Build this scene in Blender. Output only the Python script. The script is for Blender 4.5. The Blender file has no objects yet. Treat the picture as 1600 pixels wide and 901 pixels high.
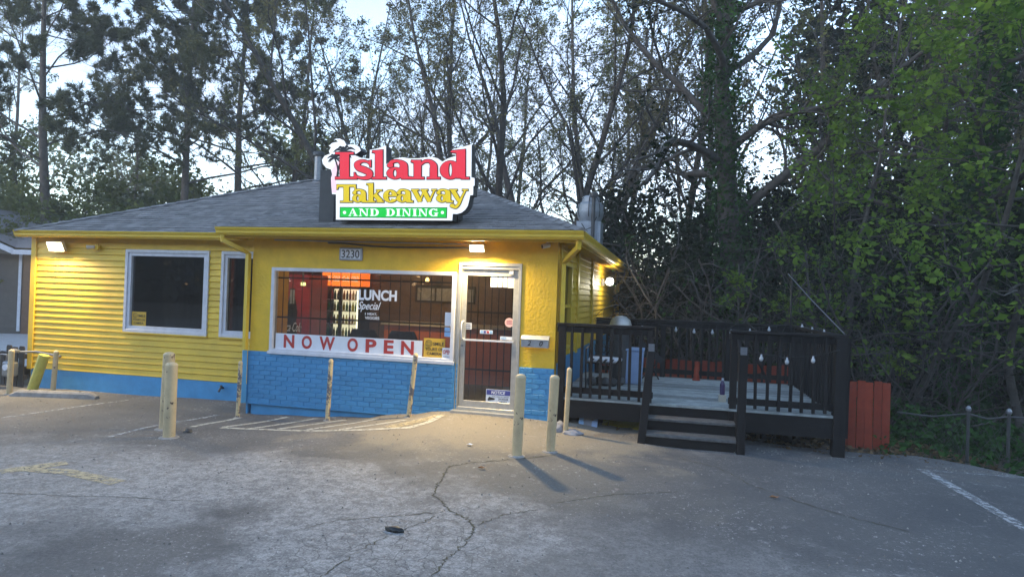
import bpy, bmesh, math, random
import numpy as np
from mathutils import Vector, Matrix
R = math.radians
random.seed(7); RNG = np.random.default_rng(11)
S = bpy.context.scene; COL = S.collection

# ------------------------------------------------------------------ camera
F = 1020.0; CAM = np.array([3.051, -9.207, 1.742]); YAW, PITCH, ROLL = .238, .008, .034
_cy, _sy = math.cos(YAW), math.sin(YAW)
FW = np.array([-_sy*math.cos(PITCH), _cy*math.cos(PITCH), math.sin(PITCH)])
RT = np.array([_cy, _sy, 0.]); UP = np.cross(RT, FW)
_cr, _sr = math.cos(ROLL), math.sin(ROLL)
cam = bpy.data.cameras.new('camera'); cam.sensor_width = 36; cam.lens = 36*F/1600
cam.clip_start = .05; cam.clip_end = 1500
co = bpy.data.objects.new('camera', cam); COL.objects.link(co)
xr = RT*_cr + UP*_sr; yr = UP*_cr - RT*_sr
M4 = Matrix.Identity(4)
for i in range(3):
    M4[i][0] = xr[i]; M4[i][1] = yr[i]; M4[i][2] = -FW[i]; M4[i][3] = CAM[i]
co.matrix_world = M4; S.camera = co
# roll check: image x axis of the camera is xr
# ------------------------------------------------------------------ sky, sun, exposure
EXP = 3.08
SUN_EL, SUN_AZ = R(9), R(215)            # low sun behind the camera
world = bpy.data.worlds.new('World'); S.world = world; world.use_nodes = True
nt = world.node_tree; N = nt.nodes; L = nt.links
for n in list(N): N.remove(n)
out = N.new('ShaderNodeOutputWorld'); bg = N.new('ShaderNodeBackground'); bg.inputs[1].default_value = .13
sky = N.new('ShaderNodeTexSky'); sky.sky_type = 'NISHITA'; sky.sun_disc = False
sky.sun_elevation = SUN_EL; sky.sun_rotation = SUN_AZ; sky.altitude = 200; sky.air_density = 1.0; sky.dust_density = .1; sky.ozone_density = 2.5
tc = N.new('ShaderNodeTexCoord'); mp = N.new('ShaderNodeMapping'); mp.inputs['Scale'].default_value = (1, 1, 2.6)
nz = N.new('ShaderNodeTexNoise'); nz.inputs['Scale'].default_value = 1.7; nz.inputs['Detail'].default_value = 8; nz.inputs['Roughness'].default_value = .58
cr = N.new('ShaderNodeValToRGB'); cr.color_ramp.elements[0].position = .42; cr.color_ramp.elements[1].position = .60
hs = N.new('ShaderNodeHueSaturation'); hs.inputs['Saturation'].default_value = .75; hs.inputs['Value'].default_value = .66
mx = N.new('ShaderNodeMixRGB'); tint = N.new('ShaderNodeMixRGB'); tint.blend_type = 'MULTIPLY'; tint.inputs[0].default_value = 1; tint.inputs[2].default_value = (1.0, .96, 1.06, 1)
cool = N.new('ShaderNodeMixRGB'); cool.blend_type = 'MULTIPLY'; cool.inputs[0].default_value = 1; cool.inputs[2].default_value = (1.22, 1.02, .89, 1)
L.new(sky.outputs[0], cool.inputs[1])
L.new(tc.outputs['Generated'], mp.inputs[0]); L.new(mp.outputs[0], nz.inputs['Vector']); L.new(nz.outputs['Fac'], cr.inputs[0])
L.new(cool.outputs[0], hs.inputs['Color']); L.new(hs.outputs[0], tint.inputs[1])
L.new(cr.outputs[0], mx.inputs[0]); L.new(cool.outputs[0], mx.inputs[1]); L.new(tint.outputs[0], mx.inputs[2])
L.new(mx.outputs[0], bg.inputs[0]); L.new(bg.outputs[0], out.inputs[0])
sl = bpy.data.lights.new('sun', 'SUN'); sl.energy = .12; sl.angle = R(6); sl.color = (1, .8, .62)
so = bpy.data.objects.new('sun', sl); COL.objects.link(so)
sd = Vector((math.sin(SUN_AZ)*math.cos(SUN_EL), math.cos(SUN_AZ)*math.cos(SUN_EL), math.sin(SUN_EL)))
so.rotation_euler = sd.to_track_quat('Z', 'Y').to_euler()
S.view_settings.view_transform = 'Standard'; S.view_settings.look = 'None'; S.view_settings.gamma = 1
S.view_settings.exposure = EXP; S.view_settings.use_curve_mapping = False
LU = 1/2**EXP                              # radiance that shows as 1.0
S.render.engine = 'CYCLES'; S.cycles.max_bounces = 6; S.cycles.transparent_max_bounces = 24; S.cycles.sample_clamp_indirect = 4
S.cycles.caustics_reflective = False; S.cycles.caustics_refractive = False

# ------------------------------------------------------------------ pixel -> place helpers (on a known plane)
def ray(u, v):
    a = (u-800)/F; b = (450.5-v)/F
    return FW + (a*_cr-b*_sr)*RT + (a*_sr+b*_cr)*UP
def atY(u, v, Y):
    r = ray(u, v); return CAM + r*(Y-CAM[1])/r[1]
def atX(u, v, X):
    r = ray(u, v); return CAM + r*(X-CAM[0])/r[0]
def atZ(u, v, Z):
    r = ray(u, v); return CAM + r*(Z-CAM[2])/r[2]
def atD(u, v, D): return CAM + ray(u, v)*D
GP = np.array([(-9,.6,-.32),(-6.5,.6,-.3),(-3.9,.6,-.26),(-3.4,0,-.33),(-2.4,0,-.29),(-1.5,0,-.24),(-.8,-.05,-.12),(-.05,0,-.015),(.5,0,-.012),(1,0,-.03),(1.45,0,-.05),
  (.5,-.6,-.03),(5.2,.05,-.22),(3.3,-.5,-.17),(2.4,-.2,-.14),(1.7,-.4,-.11),(-3,-2.2,-.2),(1.4,-2,-.1),(-6.5,-1.2,-.27),(-6,-4,-.22),(0,-4,-.12),(4,-4,-.14),(8,-4,-.22),(6.1,.8,-.24),(8,-1.5,-.25),(0,-8,-.1),(6,-8,-.13),(-6,-8,-.18)], float)
def gz(x, y):
    x = np.atleast_1d(np.asarray(x, float)); y = np.atleast_1d(np.asarray(y, float))
    d2 = (x[:, None]-GP[:, 0])**2 + (y[:, None]-GP[:, 1])**2 + .06
    w = d2**-1.5
    return (w*GP[:, 2]).sum(1)/w.sum(1)
def g1(x, y): return float(gz(x, y)[0])
def ground(u, v, lift=0.):
    z = -.15
    for _ in range(12):
        p = atZ(u, v, z); z = .5*z + .5*(g1(p[0], p[1])+lift)
    return np.array([p[0], p[1], z])

# ------------------------------------------------------------------ object helpers
def tag(o, label=None, cat=None, group=None, kind=None):
    if label: o['label'] = label
    if cat: o['category'] = cat
    if group: o['group'] = group
    if kind: o['kind'] = kind
    return o
ORG = {}
def thing(name, loc, label, cat, group=None):
    o = bpy.data.objects.new(name, None); COL.objects.link(o); o.location = loc; o.empty_display_size = .1
    ORG[o.name] = np.array(loc, float); return tag(o, label, cat, group)
class MB:
    def __init__(s): s.v = []; s.f = []
    def add(s, vs, fs):
        b = len(s.v); s.v += [tuple(map(float, p)) for p in vs]; s.f += [tuple(b+i for i in f) for f in fs]; return s
    def box(s, x0, x1, y0, y1, z0, z1):
        return s.add([(x0,y0,z0),(x1,y0,z0),(x1,y1,z0),(x0,y1,z0),(x0,y0,z1),(x1,y0,z1),(x1,y1,z1),(x0,y1,z1)],
                     [(0,3,2,1),(4,5,6,7),(0,1,5,4),(1,2,6,5),(2,3,7,6),(3,0,4,7)])
    def bar(s, p, q, w, h=None, upv=(0,0,1)):
        h = h or w; p = np.array(p, float); q = np.array(q, float); d = q-p; d /= np.linalg.norm(d)
        u = np.array(upv, float)
        if abs(d@u) > .95: u = np.array((0,1.,0))
        a = np.cross(d, u); a /= np.linalg.norm(a); b = np.cross(a, d)
        vs = [c+a*i*w/2+b*j*h/2 for c in (p, q) for i, j in ((-1,-1),(1,-1),(1,1),(-1,1))]
        return s.add(vs, [(0,1,2,3)[::-1],(4,5,6,7),(0,1,5,4),(1,2,6,5),(2,3,7,6),(3,0,4,7)])
    def tube(s, pts, rad, n=8, caps=True):
        pts = [np.array(p, float) for p in pts]; K = len(pts)
        rad = [rad]*K if np.isscalar(rad) else rad
        rings = []
        a = None
        for i, p in enumerate(pts):
            d = pts[min(i+1, K-1)]-pts[max(i-1, 0)]; d = d/np.linalg.norm(d)
            if a is None:
                u = np.array((0,0,1.)) if abs(d[2]) < .9 else np.array((1.,0,0)); a = np.cross(d, u)
            a = a-d*(a@d); a /= np.linalg.norm(a); b = np.cross(d, a)
            rings.append([p+rad[i]*(math.cos(2*math.pi*k/n)*a+math.sin(2*math.pi*k/n)*b) for k in range(n)])
        fs = [(i*n+k, i*n+(k+1)%n, (i+1)*n+(k+1)%n, (i+1)*n+k) for i in range(K-1) for k in range(n)]
        if caps: fs += [tuple(range(n))[::-1], tuple((K-1)*n+k for k in range(n))]
        return s.add([q for r in rings for q in r], fs)
    def lathe(s, prof, c, n=20):
        vs = [(c[0]+r*math.cos(2*math.pi*k/n), c[1]+r*math.sin(2*math.pi*k/n), c[2]+z) for r, z in prof for k in range(n)]
        K = len(prof); fs = [(i*n+k, i*n+(k+1)%n, (i+1)*n+(k+1)%n, (i+1)*n+k) for i in range(K-1) for k in range(n)]
        fs += [tuple(range(n))[::-1], tuple((K-1)*n+k for k in range(n))]
        return s.add(vs, fs)
    def prism(s, poly, off):
        n = len(poly); off = np.array(off, float); P = [np.array(p, float) for p in poly]
        return s.add(P+[p+off for p in P], [tuple(range(n)), tuple(range(2*n-1, n-1, -1))]+[(i, n+i, n+(i+1) % n, (i+1) % n) for i in range(n)])
    def build(s, name, mat, parent=None, org=None, smooth=False, bevel=0):
        me = bpy.data.meshes.new(name)
        if org is None: org = ORG.get(parent.name, np.zeros(3)) if parent else np.zeros(3)
        V = np.array(s.v)-org
        me.from_pydata(V.tolist(), [], s.f)
        if smooth is not False:
            me.polygons.foreach_set('use_smooth', [True]*len(me.polygons))
        bm = bmesh.new(); bm.from_mesh(me); bmesh.ops.recalc_face_normals(bm, faces=bm.faces)
        if bevel: bmesh.ops.bevel(bm, geom=list(bm.edges), offset=bevel, segments=1, affect='EDGES', clamp_overlap=True)
        bm.to_mesh(me); bm.free()
        if smooth is not False and smooth is not True: me.set_sharp_from_angle(angle=R(smooth))
        elif smooth is True: me.set_sharp_from_angle(angle=R(50))
        o = bpy.data.objects.new(name, me); COL.objects.link(o); me.materials.append(mat)
        if parent is not None:
            o.parent = parent; ORG[o.name] = org
        return o
def copy_tree(o, parent=None):
    c = o.copy(); COL.objects.link(c); c.parent = parent
    for ch in o.children: copy_tree(ch, c)
    return c
def text(body, box, mat, parent, name='lettering', y=0., shear=0., bold=0., plane='Y', thick=.0015):
    """flat lettering stretched to box=(x0,x1,z0,z1) on the plane Y=y facing -Y"""
    cu = bpy.data.curves.new('t', 'FONT'); cu.body = body; cu.size = 1; cu.shear = shear; cu.offset = bold; cu.resolution_u = 4; cu.extrude = .001
    ob = bpy.data.objects.new('t', cu); COL.objects.link(ob)
    dg = bpy.context.evaluated_depsgraph_get(); me = bpy.data.meshes.new_from_object(ob.evaluated_get(dg))
    bpy.data.objects.remove(ob); bpy.data.curves.remove(cu)
    V = np.empty(len(me.vertices)*3); me.vertices.foreach_get('co', V); V = V.reshape(-1, 3)
    lo, hi = V[:, :2].min(0), V[:, :2].max(0)
    x0, x1, z0, z1 = box
    W = np.zeros_like(V)
    W[:, 0] = x0+(V[:, 0]-lo[0])/(hi[0]-lo[0])*(x1-x0); W[:, 2] = z0+(V[:, 1]-lo[1])/(hi[1]-lo[1])*(z1-z0)
    W[:, 1] = y-np.sign(V[:, 2])*thick*.5
    org = ORG.get(parent.name, np.zeros(3)) if parent else np.zeros(3)
    me.vertices.foreach_set('co', (W-org).ravel()); me.name = name; me.update()
    o = bpy.data.objects.new(name, me); COL.objects.link(o); me.materials.clear(); me.materials.append(mat)
    if parent is not None: o.parent = parent
    return o

# ------------------------------------------------------------------ materials
def nodes(name):
    m = bpy.data.materials.new(name); m.use_nodes = True; t = m.node_tree; b = t.nodes['Principled BSDF']; return m, t, b
def mat(name, c, rough=.6, c2=None, scale=6., var=.25, bump=0., bscale=60., metal=0., spec=.5, chips=None, chipt=.62, cscale=9., island=0., objr=0.):
    m, t, b = nodes(name); n = t.nodes; l = t.links
    tcn = n.new('ShaderNodeTexCoord')
    c2 = c2 or tuple(x*(1-var) for x in c)
    nzz = n.new('ShaderNodeTexNoise'); nzz.inputs['Scale'].default_value = scale; nzz.inputs['Detail'].default_value = 6; nzz.inputs['Roughness'].default_value = .62
    l.new(tcn.outputs['Object'], nzz.inputs['Vector'])
    r = n.new('ShaderNodeValToRGB'); r.color_ramp.elements[0].position = .35; r.color_ramp.elements[1].position = .68
    r.color_ramp.elements[0].color = (*c2, 1); r.color_ramp.elements[1].color = (*c, 1); l.new(nzz.outputs['Fac'], r.inputs[0])
    colr = r.outputs[0]
    if island:
        g = n.new('ShaderNodeNewGeometry'); mr = n.new('ShaderNodeMapRange'); mr.inputs[3].default_value = 1-island; mr.inputs[4].default_value = 1+island
        l.new(g.outputs['Random Per Island'], mr.inputs[0])
        mm = n.new('ShaderNodeVectorMath'); mm.operation = 'SCALE'; l.new(colr, mm.inputs[0]); l.new(mr.outputs[0], mm.inputs['Scale']); colr = mm.outputs[0]
    if objr:
        g = n.new('ShaderNodeObjectInfo'); mr = n.new('ShaderNodeMapRange'); mr.inputs[3].default_value = 1-objr; mr.inputs[4].default_value = 1+objr
        l.new(g.outputs['Random'], mr.inputs[0])
        mm = n.new('ShaderNodeVectorMath'); mm.operation = 'SCALE'; l.new(colr, mm.inputs[0]); l.new(mr.outputs[0], mm.inputs['Scale']); colr = mm.outputs[0]
    if chips:
        n2 = n.new('ShaderNodeTexNoise'); n2.inputs['Scale'].default_value = cscale; n2.inputs['Detail'].default_value = 5; n2.inputs['Roughness'].default_value = .7
        l.new(tcn.outputs['Object'], n2.inputs['Vector'])
        r2 = n.new('ShaderNodeValToRGB'); r2.color_ramp.elements[0].position = chipt; r2.color_ramp.elements[1].position = chipt+.02; l.new(n2.outputs['Fac'], r2.inputs[0])
        mi = n.new('ShaderNodeMixRGB'); mi.inputs[2].default_value = (*chips, 1); l.new(r2.outputs[0], mi.inputs[0]); l.new(colr, mi.inputs[1]); colr = mi.outputs[0]
    l.new(colr, b.inputs['Base Color'])
    b.inputs['Roughness'].default_value = rough; b.inputs['Metallic'].default_value = metal; b.inputs['Specular IOR Level'].default_value = spec
    if bump:
        n3 = n.new('ShaderNodeTexNoise'); n3.inputs['Scale'].default_value = bscale; n3.inputs['Detail'].default_value = 4
        l.new(tcn.outputs['Object'], n3.inputs['Vector'])
        bp = n.new('ShaderNodeBump'); bp.inputs['Strength'].default_value = bump; bp.inputs['Distance'].default_value = .02
        l.new(n3.outputs['Fac'], bp.inputs['Height']); l.new(bp.outputs[0], b.inputs['Normal'])
    return m
def emit(name, c, s):
    m, t, b = nodes(name); b.inputs['Base Color'].default_value = (*[min(.8, x)*.5 for x in c], 1); b.inputs['Roughness'].default_value = .4
    b.inputs['Emission Color'].default_value = (*c, 1); b.inputs['Emission Strength'].default_value = s*LU
    return m
def glass(name, tint=(.8,.82,.82), refl=.10):
    m = bpy.data.materials.new(name); m.use_nodes = True; t = m.node_tree; n = t.nodes; l = t.links
    for q in list(n): n.remove(q)
    o = n.new('ShaderNodeOutputMaterial'); a = n.new('ShaderNodeBsdfTransparent'); a.inputs[0].default_value = (*tint, 1)
    g = n.new('ShaderNodeBsdfGlossy'); g.inputs['Roughness'].default_value = .02; g.inputs[0].default_value = (.95,.97,1,1)
    fr = n.new('ShaderNodeFresnel'); fr.inputs[0].default_value = 1.5; ad = n.new('ShaderNodeMath'); ad.operation = 'ADD'; ad.inputs[1].default_value = refl
    mi = n.new('ShaderNodeMixShader'); l.new(fr.outputs[0], ad.inputs[0]); l.new(ad.outputs[0], mi.inputs[0]); l.new(a.outputs[0], mi.inputs[1]); l.new(g.outputs[0], mi.inputs[2]); l.new(mi.outputs[0], o.inputs[0])
    return m
def leafmat(name, c, c2, trans=.35):
    m = bpy.data.materials.new(name); m.use_nodes = True; t = m.node_tree; n = t.nodes; l = t.links
    for q in list(n): n.remove(q)
    o = n.new('ShaderNodeOutputMaterial'); g = n.new('ShaderNodeNewGeometry'); tcn = n.new('ShaderNodeTexCoord')
    nzz = n.new('ShaderNodeTexNoise'); nzz.inputs['Scale'].default_value = .6; nzz.inputs['Detail'].default_value = 3; l.new(tcn.outputs['Object'], nzz.inputs['Vector'])
    ad = n.new('ShaderNodeMath'); ad.operation = 'MULTIPLY_ADD'; ad.inputs[1].default_value = .55; l.new(g.outputs['Random Per Island'], ad.inputs[0])
    s2 = n.new('ShaderNodeMath'); s2.operation = 'MULTIPLY_ADD'; s2.inputs[1].default_value = 1.6; s2.inputs[2].default_value = -.55; l.new(nzz.outputs['Fac'], s2.inputs[0]); l.new(s2.outputs[0], ad.inputs[2])
    mi = n.new('ShaderNodeMixRGB'); mi.use_clamp = True; mi.inputs[1].default_value = (*c2, 1); mi.inputs[2].default_value = (*c, 1); l.new(ad.outputs[0], mi.inputs[0])
    d = n.new('ShaderNodeBsdfDiffuse'); tr = n.new('ShaderNodeBsdfTranslucent'); ms = n.new('ShaderNodeMixShader'); ms.inputs[0].default_value = trans
    l.new(mi.outputs[0], d.inputs[0]); l.new(mi.outputs[0], tr.inputs[0]); l.new(d.outputs[0], ms.inputs[1]); l.new(tr.outputs[0], ms.inputs[2]); l.new(ms.outputs[0], o.inputs[0])
    return m
M = dict(
 yellow=mat('yellow_siding_paint', (.74,.49,.034), .55, var=.2, scale=2.2, bump=.06, bscale=40, objr=.04),
 stucco=mat('yellow_stucco_paint', (.75,.47,.02), .6, var=.2, scale=4, bump=.32, bscale=24, chips=(.52,.46,.27), chipt=.745, cscale=3),
 trim=mat('yellow_trim_gloss', (.68,.47,.045), .4, var=.12, scale=5),
 blue=mat('blue_paint', (.065,.30,.57), .5, var=.18, scale=5, bump=.15, bscale=50, chips=(.14,.36,.55), chipt=.68, cscale=7),
 brick=mat('blue_painted_brick', (.065,.30,.57), .55, var=.28, scale=3.2, bump=.4, bscale=30, objr=.08, chips=(.17,.36,.52), chipt=.66, cscale=5),
 white=mat('white_frame_paint', (.60,.62,.68), .45, var=.15, scale=8),
 alu=mat('satin_aluminium', (.50,.49,.46), .42, metal=.5, var=.18, scale=14),
 shingle=mat('grey_asphalt_shingle', (.24,.222,.212), .9, c2=(.14,.13,.125), scale=5, bump=.35, bscale=120, island=.22),
 deck=mat('dark_brown_deck_paint', (.013,.0105,.0105), .65, spec=.25, var=.3, scale=6, bump=.12, bscale=30),
 board=mat('weathered_grey_deck_board', (.32,.35,.345), .8, c2=(.19,.21,.205), scale=7, bump=.25, bscale=30, objr=.38),
 tread=mat('scuffed_tread_edge', (.14,.135,.13), .7, var=.5, scale=14),
 orange=mat('orange_red_fence_paint', (.36,.055,.020), .8, objr=.15, c2=(.24,.035,.014), scale=6, bump=.3, bscale=25, chips=(.08,.03,.02), chipt=.72),
 cream=mat('chipped_cream_paint', (.58,.45,.26), .6, var=.25, scale=5, chips=(.07,.045,.035), chipt=.62, cscale=13),
 cream2=mat('badly_flaked_cream_paint', (.58,.46,.26), .65, var=.2, scale=6, chips=(.10,.10,.115), chipt=.50, cscale=7),
 ply=mat('pale_yellow_pipe_paint', (.50,.46,.09), .5, var=.2, scale=8),
 conc=mat('grey_concrete', (.33,.31,.29), .9, var=.35, scale=10, bump=.4, bscale=70),
 black=mat('black_metal', (.012,.012,.013), .45, var=.2),
 dark=mat('dark_interior', (.035,.028,.024), .8, var=.3),
 grey=mat('grey_metal', (.28,.29,.31), .42, metal=.7, var=.25, scale=12),
 galv=mat('galvanised_steel', (.36,.39,.43), .5, metal=.4, var=.22, scale=8),
 dkgrey=mat('dark_grey_steel', (.06,.06,.06), .5, var=.3),
 maroon=mat('maroon_wall', (.13,.028,.024), .7, var=.2),
 brownw=mat('brown_wall', (.16,.09,.055), .7, var=.2),
 counter=mat('orange_counter_front', (.55,.15,.05), .5, var=.12),
 ctop=mat('counter_top', (.5,.45,.36), .35, var=.15),
 red=mat('red_print', (.42,.035,.03), .5, var=.1), redm=mat('red_machine', (.30,.03,.04), .35, var=.15),
 paper=mat('white_paper', (.66,.69,.75), .6, var=.06), smile=mat('amber_sign_board', (.60,.36,.03), .5, var=.1),
 ink=mat('black_ink', (.015,.013,.012), .6, var=.1), bluep=mat('blue_print', (.04,.05,.26), .5, var=.1), lblue=mat('pale_blue_print', (.25,.45,.72), .5, var=.1),
 wvinyl=mat('white_vinyl', (.78,.78,.80), .5, var=.04), pink=mat('pink_sticker', (.72,.45,.42), .5, var=.1),
 nsid=mat('grey_neighbour_siding', (.075,.073,.07), .7, var=.2), nroof=mat('neighbour_roof', (.20,.185,.19), .9, var=.25, scale=9),
 pick=mat('weathered_dark_picket', (.03,.028,.03), .8, var=.3), bark=mat('grey_brown_bark', (.15,.128,.11), .9, c2=(.075,.062,.054), scale=9, bump=.6, bscale=18),
 bark2=mat('dark_bark', (.085,.073,.064), .9, c2=(.04,.035,.03), scale=7, bump=.6, bscale=14), twig=mat('pale_dry_twig', (.085,.075,.066), .85, var=.5),
 pine=leafmat('pine_needles', (.165,.165,.09), (.085,.095,.055), .3), olive=leafmat('olive_spring_leaves', (.22,.23,.085), (.12,.13,.055)),
 tan=leafmat('tan_green_catkins', (.24,.21,.10), (.13,.125,.06)), maple=leafmat('bright_maple_leaves', (.21,.31,.05), (.055,.12,.022), .45),
 ivy=leafmat('ivy_leaves', (.05,.115,.028), (.016,.042,.012), .15), dkleaf=leafmat('dark_evergreen_leaves', (.024,.036,.015), (.008,.013,.007), .15), bush=leafmat('olive_bush_leaves', (.19,.205,.07), (.09,.11,.04)),
 dry=mat('dry_leaf', (.25,.11,.04), .8), rag=mat('grey_rag', (.32,.32,.35), .9, var=.4, scale=9), tarp=mat('yellow_tarp', (.52,.40,.01), .5), bin=mat('pale_blue_plastic', (.26,.36,.55), .5, var=.1),
 bulb=mat('frosted_bulb', (.45,.47,.50), .25, var=.03), cord=mat('black_cable', (.02,.02,.02), .6), cush=mat('striped_cushion', (.6,.6,.55), .9),
)
M['glass'] = glass('window_glass', (.74,.74,.72), .03); M['glassd'] = glass('dark_window_glass', (.40,.38,.35), .05); M['clear'] = glass('fridge_glass', (.9,.92,.92), .0)

M['curtain'] = mat('brown_curtain', (.21,.145,.10), .9, var=.25, scale=3); M['woodleaf'] = leafmat('mid_green_undergrowth', (.06,.09,.03), (.02,.034,.013), .2)
# ------------------------------------------------------------------ ground, parking lot, paint
def sheet(name, xs, ys_of, nrow, zf, matl, kind='structure'):
    V = []; Fc = []
    for i, x in enumerate(xs):
        y0, y1 = ys_of(x)
        for j in range(nrow+1): V.append((x, y0+(y1-y0)*(j/nrow)))
    V = np.array(V); Z = zf(V[:, 0], V[:, 1])
    for i in range(len(xs)-1):
        for j in range(nrow):
            a = i*(nrow+1)+j; Fc.append((a, a+nrow+1, a+nrow+2, a+1))
    me = bpy.data.meshes.new(name); me.from_pydata(np.column_stack([V, Z]).tolist(), [], Fc)
    me.polygons.foreach_set('use_smooth', [True]*len(me.polygons)); me.materials.append(matl)
    o = bpy.data.objects.new(name, me); COL.objects.link(o); tag(o, kind=kind); return o
def ytop(x):
    b = .8 if x < -3.6 else .3 if x < 1.5 else .42
    if x > 5.7: b = .42+(.55-.42)*min(1, (x-5.7)/.4)
    if x > 6.1: b = .72-.77*(x-6.13)
    return b + .05*math.sin(3.1*x)*(x > 5.7) + .03*math.sin(7.7*x)*(x > 5.7)
def zdirt(x, y):
    z = gz(x, y)
    far = np.clip((y-1.2)/6, 0, 1)+np.clip((x-6.5-np.clip(-y, 0, 9)*1.2)/5, 0, 1)
    far = np.clip(far, 0, 1)
    fade = np.clip((np.hypot(x, y)-25)/80, 0, 1)
    return (z-.05)*(1-fade) - .75*far - .4*fade*0
def asphalt():
    m, t, b = nodes('worn_asphalt'); n = t.nodes; l = t.links
    tcn = n.new('ShaderNodeTexCoord'); P = tcn.outputs['Object']
    def noise(s, d=6, r=.6, vec=P):
        q = n.new('ShaderNodeTexNoise'); q.inputs['Scale'].default_value = s; q.inputs['Detail'].default_value = d; q.inputs['Roughness'].default_value = r; l.new(vec, q.inputs['Vector']); return q.outputs['Fac']
    def ramp(i, a, b_, ca=0., cb=1.):
        q = n.new('ShaderNodeMapRange'); q.inputs[1].default_value = a; q.inputs[2].default_value = b_; q.inputs[3].default_value = ca; q.inputs[4].default_value = cb; l.new(i, q.inputs[0]); return q.outputs[0]
    def math_(op, a, b_):
        q = n.new('ShaderNodeMath'); q.operation = op
        for k, w in enumerate((a, b_)):
            if isinstance(w, (int, float)): q.inputs[k].default_value = w
            else: l.new(w, q.inputs[k])
        return q.outputs[0]
    def mix(f, a, b_):
        q = n.new('ShaderNodeMixRGB')
        if isinstance(f, float): q.inputs[0].default_value = f
        else: l.new(f, q.inputs[0])
        for k, w in ((1, a), (2, b_)):
            if isinstance(w, tuple): q.inputs[k].default_value = (*w, 1)
            else: l.new(w, q.inputs[k])
        return q.outputs[0]
    def blob(cx, cy, rx, ry, soft=.5):
        mpn = n.new('ShaderNodeMapping'); mpn.vector_type = 'POINT'; mpn.inputs['Location'].default_value = (-cx/rx, -cy/ry, 0); mpn.inputs['Scale'].default_value = (1/rx, 1/ry, 0)
        l.new(P, mpn.inputs[0]); ln = n.new('ShaderNodeVectorMath'); ln.operation = 'LENGTH'; l.new(mpn.outputs[0], ln.inputs[0])
        d = math_('ADD', ln.outputs['Value'], ramp(noise(1.3, 4), .3, .7, -.45, .45)); return ramp(d, 1+soft*.5, 1-soft*.5)
    base = mix(ramp(noise(.55, 5), .38, .64), (.085,.084,.085), (.145,.137,.128))
    base = mix(ramp(noise(38, 3, .7), .45, .75, 0., .35), base, (.25,.24,.235))
    base = mix(math_('MULTIPLY', blob(6.2, -2.6, 4.6, 3.2, .9), .45), base, (.068,.072,.08))
    # tan concrete apron before the door
    base = mix(math_('MULTIPLY', blob(.7, -.7, 2.3, 1.3), .8), base, (.26,.225,.17))
    base = mix(math_('MULTIPLY', blob(1.1, -2.6, 2.0, .9), .35), base, (.21,.19,.15))
    # whitish scaling
    wear = math_('MAXIMUM', math_('MAXIMUM', blob(-1.0, -3.7, 2.3, .95), blob(.9, -4.55, 1.3, .9)), math_('MAXIMUM', math_('MULTIPLY', blob(-2.9, -4.2, 3.0, 1.3), .8), math_('MULTIPLY', blob(2.7, -4.6, 2.2, .8), .35)))
    wear = math_('MAXIMUM', wear, ramp(noise(.8, 4), .60, .78, 0, .55))
    grain = ramp(math_('ADD', math_('MULTIPLY', noise(11, 9, .8), .55), math_('MULTIPLY', noise(48, 5, .8), .45)), .45, .57)
    base = mix(math_('MULTIPLY', wear, .30), base, (.27,.26,.25))
    base = mix(math_('MULTIPLY', math_('MULTIPLY', wear, grain), .75), base, (.43,.415,.40))
    base = mix(math_('MULTIPLY', ramp(noise(2.2, 7, .7), .60, .70), .30), base, (.06,.06,.066))
    fl = math_('MULTIPLY', ramp(noise(24, 6, .8), .585, .63), ramp(noise(1.1, 5, .65), .44, .60))
    base = mix(math_('MULTIPLY', fl, .75), base, (.50,.48,.46))
    fl2 = math_('MULTIPLY', ramp(noise(8, 8, .8), .58, .62), ramp(noise(.9, 4, .6), .50, .62))
    base = mix(math_('MULTIPLY', fl2, .5), base, (.44,.42,.41))
    pit = ramp(noise(55, 3, .8), .42, .34)
    base = mix(math_('MULTIPLY', pit, .6), base, (.05,.05,.052))
    # alligator cracking
    vo = n.new('ShaderNodeTexVoronoi'); vo.feature = 'DISTANCE_TO_EDGE'; vo.inputs['Scale'].default_value = 5.5
    wv = n.new('ShaderNodeMixRGB'); wv.blend_type = 'ADD'; wv.inputs[0].default_value = .12; nq = n.new('ShaderNodeTexNoise'); nq.inputs['Scale'].default_value = 5; l.new(P, nq.inputs['Vector'])
    l.new(P, wv.inputs[1]); l.new(nq.outputs['Color'], wv.inputs[2]); l.new(wv.outputs[0], vo.inputs['Vector'])
    crk = math_('MULTIPLY', ramp(vo.outputs['Distance'], .025, .0), blob(1.2, -4.75, .75, .7))
    base = mix(math_('MULTIPLY', crk, .6), base, (.045,.042,.04))
    l.new(base, b.inputs['Base Color']); b.inputs['Roughness'].default_value = .85; b.inputs['Specular IOR Level'].default_value = .3
    bp = n.new('ShaderNodeBump'); bp.inputs['Strength'].default_value = .5; bp.inputs['Distance'].default_value = .008
    h = math_('SUBTRACT', math_('ADD', noise(95, 4), math_('MULTIPLY', noise(12, 5), .7)), math_('MULTIPLY', crk, 1.2)); l.new(h, bp.inputs['Height']); l.new(bp.outputs[0], b.inputs['Normal'])
    return m
M['asphalt'] = asphalt()
M['dirt'] = mat('leaf_litter_soil', (.085,.062,.04), .95, c2=(.03,.026,.016), scale=4, bump=.8, bscale=30, chips=(.16,.11,.07), chipt=.6, cscale=14)
gx = np.concatenate([np.linspace(-400,-30,12), np.linspace(-27,-10,14), np.linspace(-9.5,12,70), np.linspace(13,30,14), np.linspace(36,400,12)])
gnd = sheet('ground', gx, lambda x: (-400, 400), 2, lambda x, y: x*0, M['dirt'])
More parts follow.
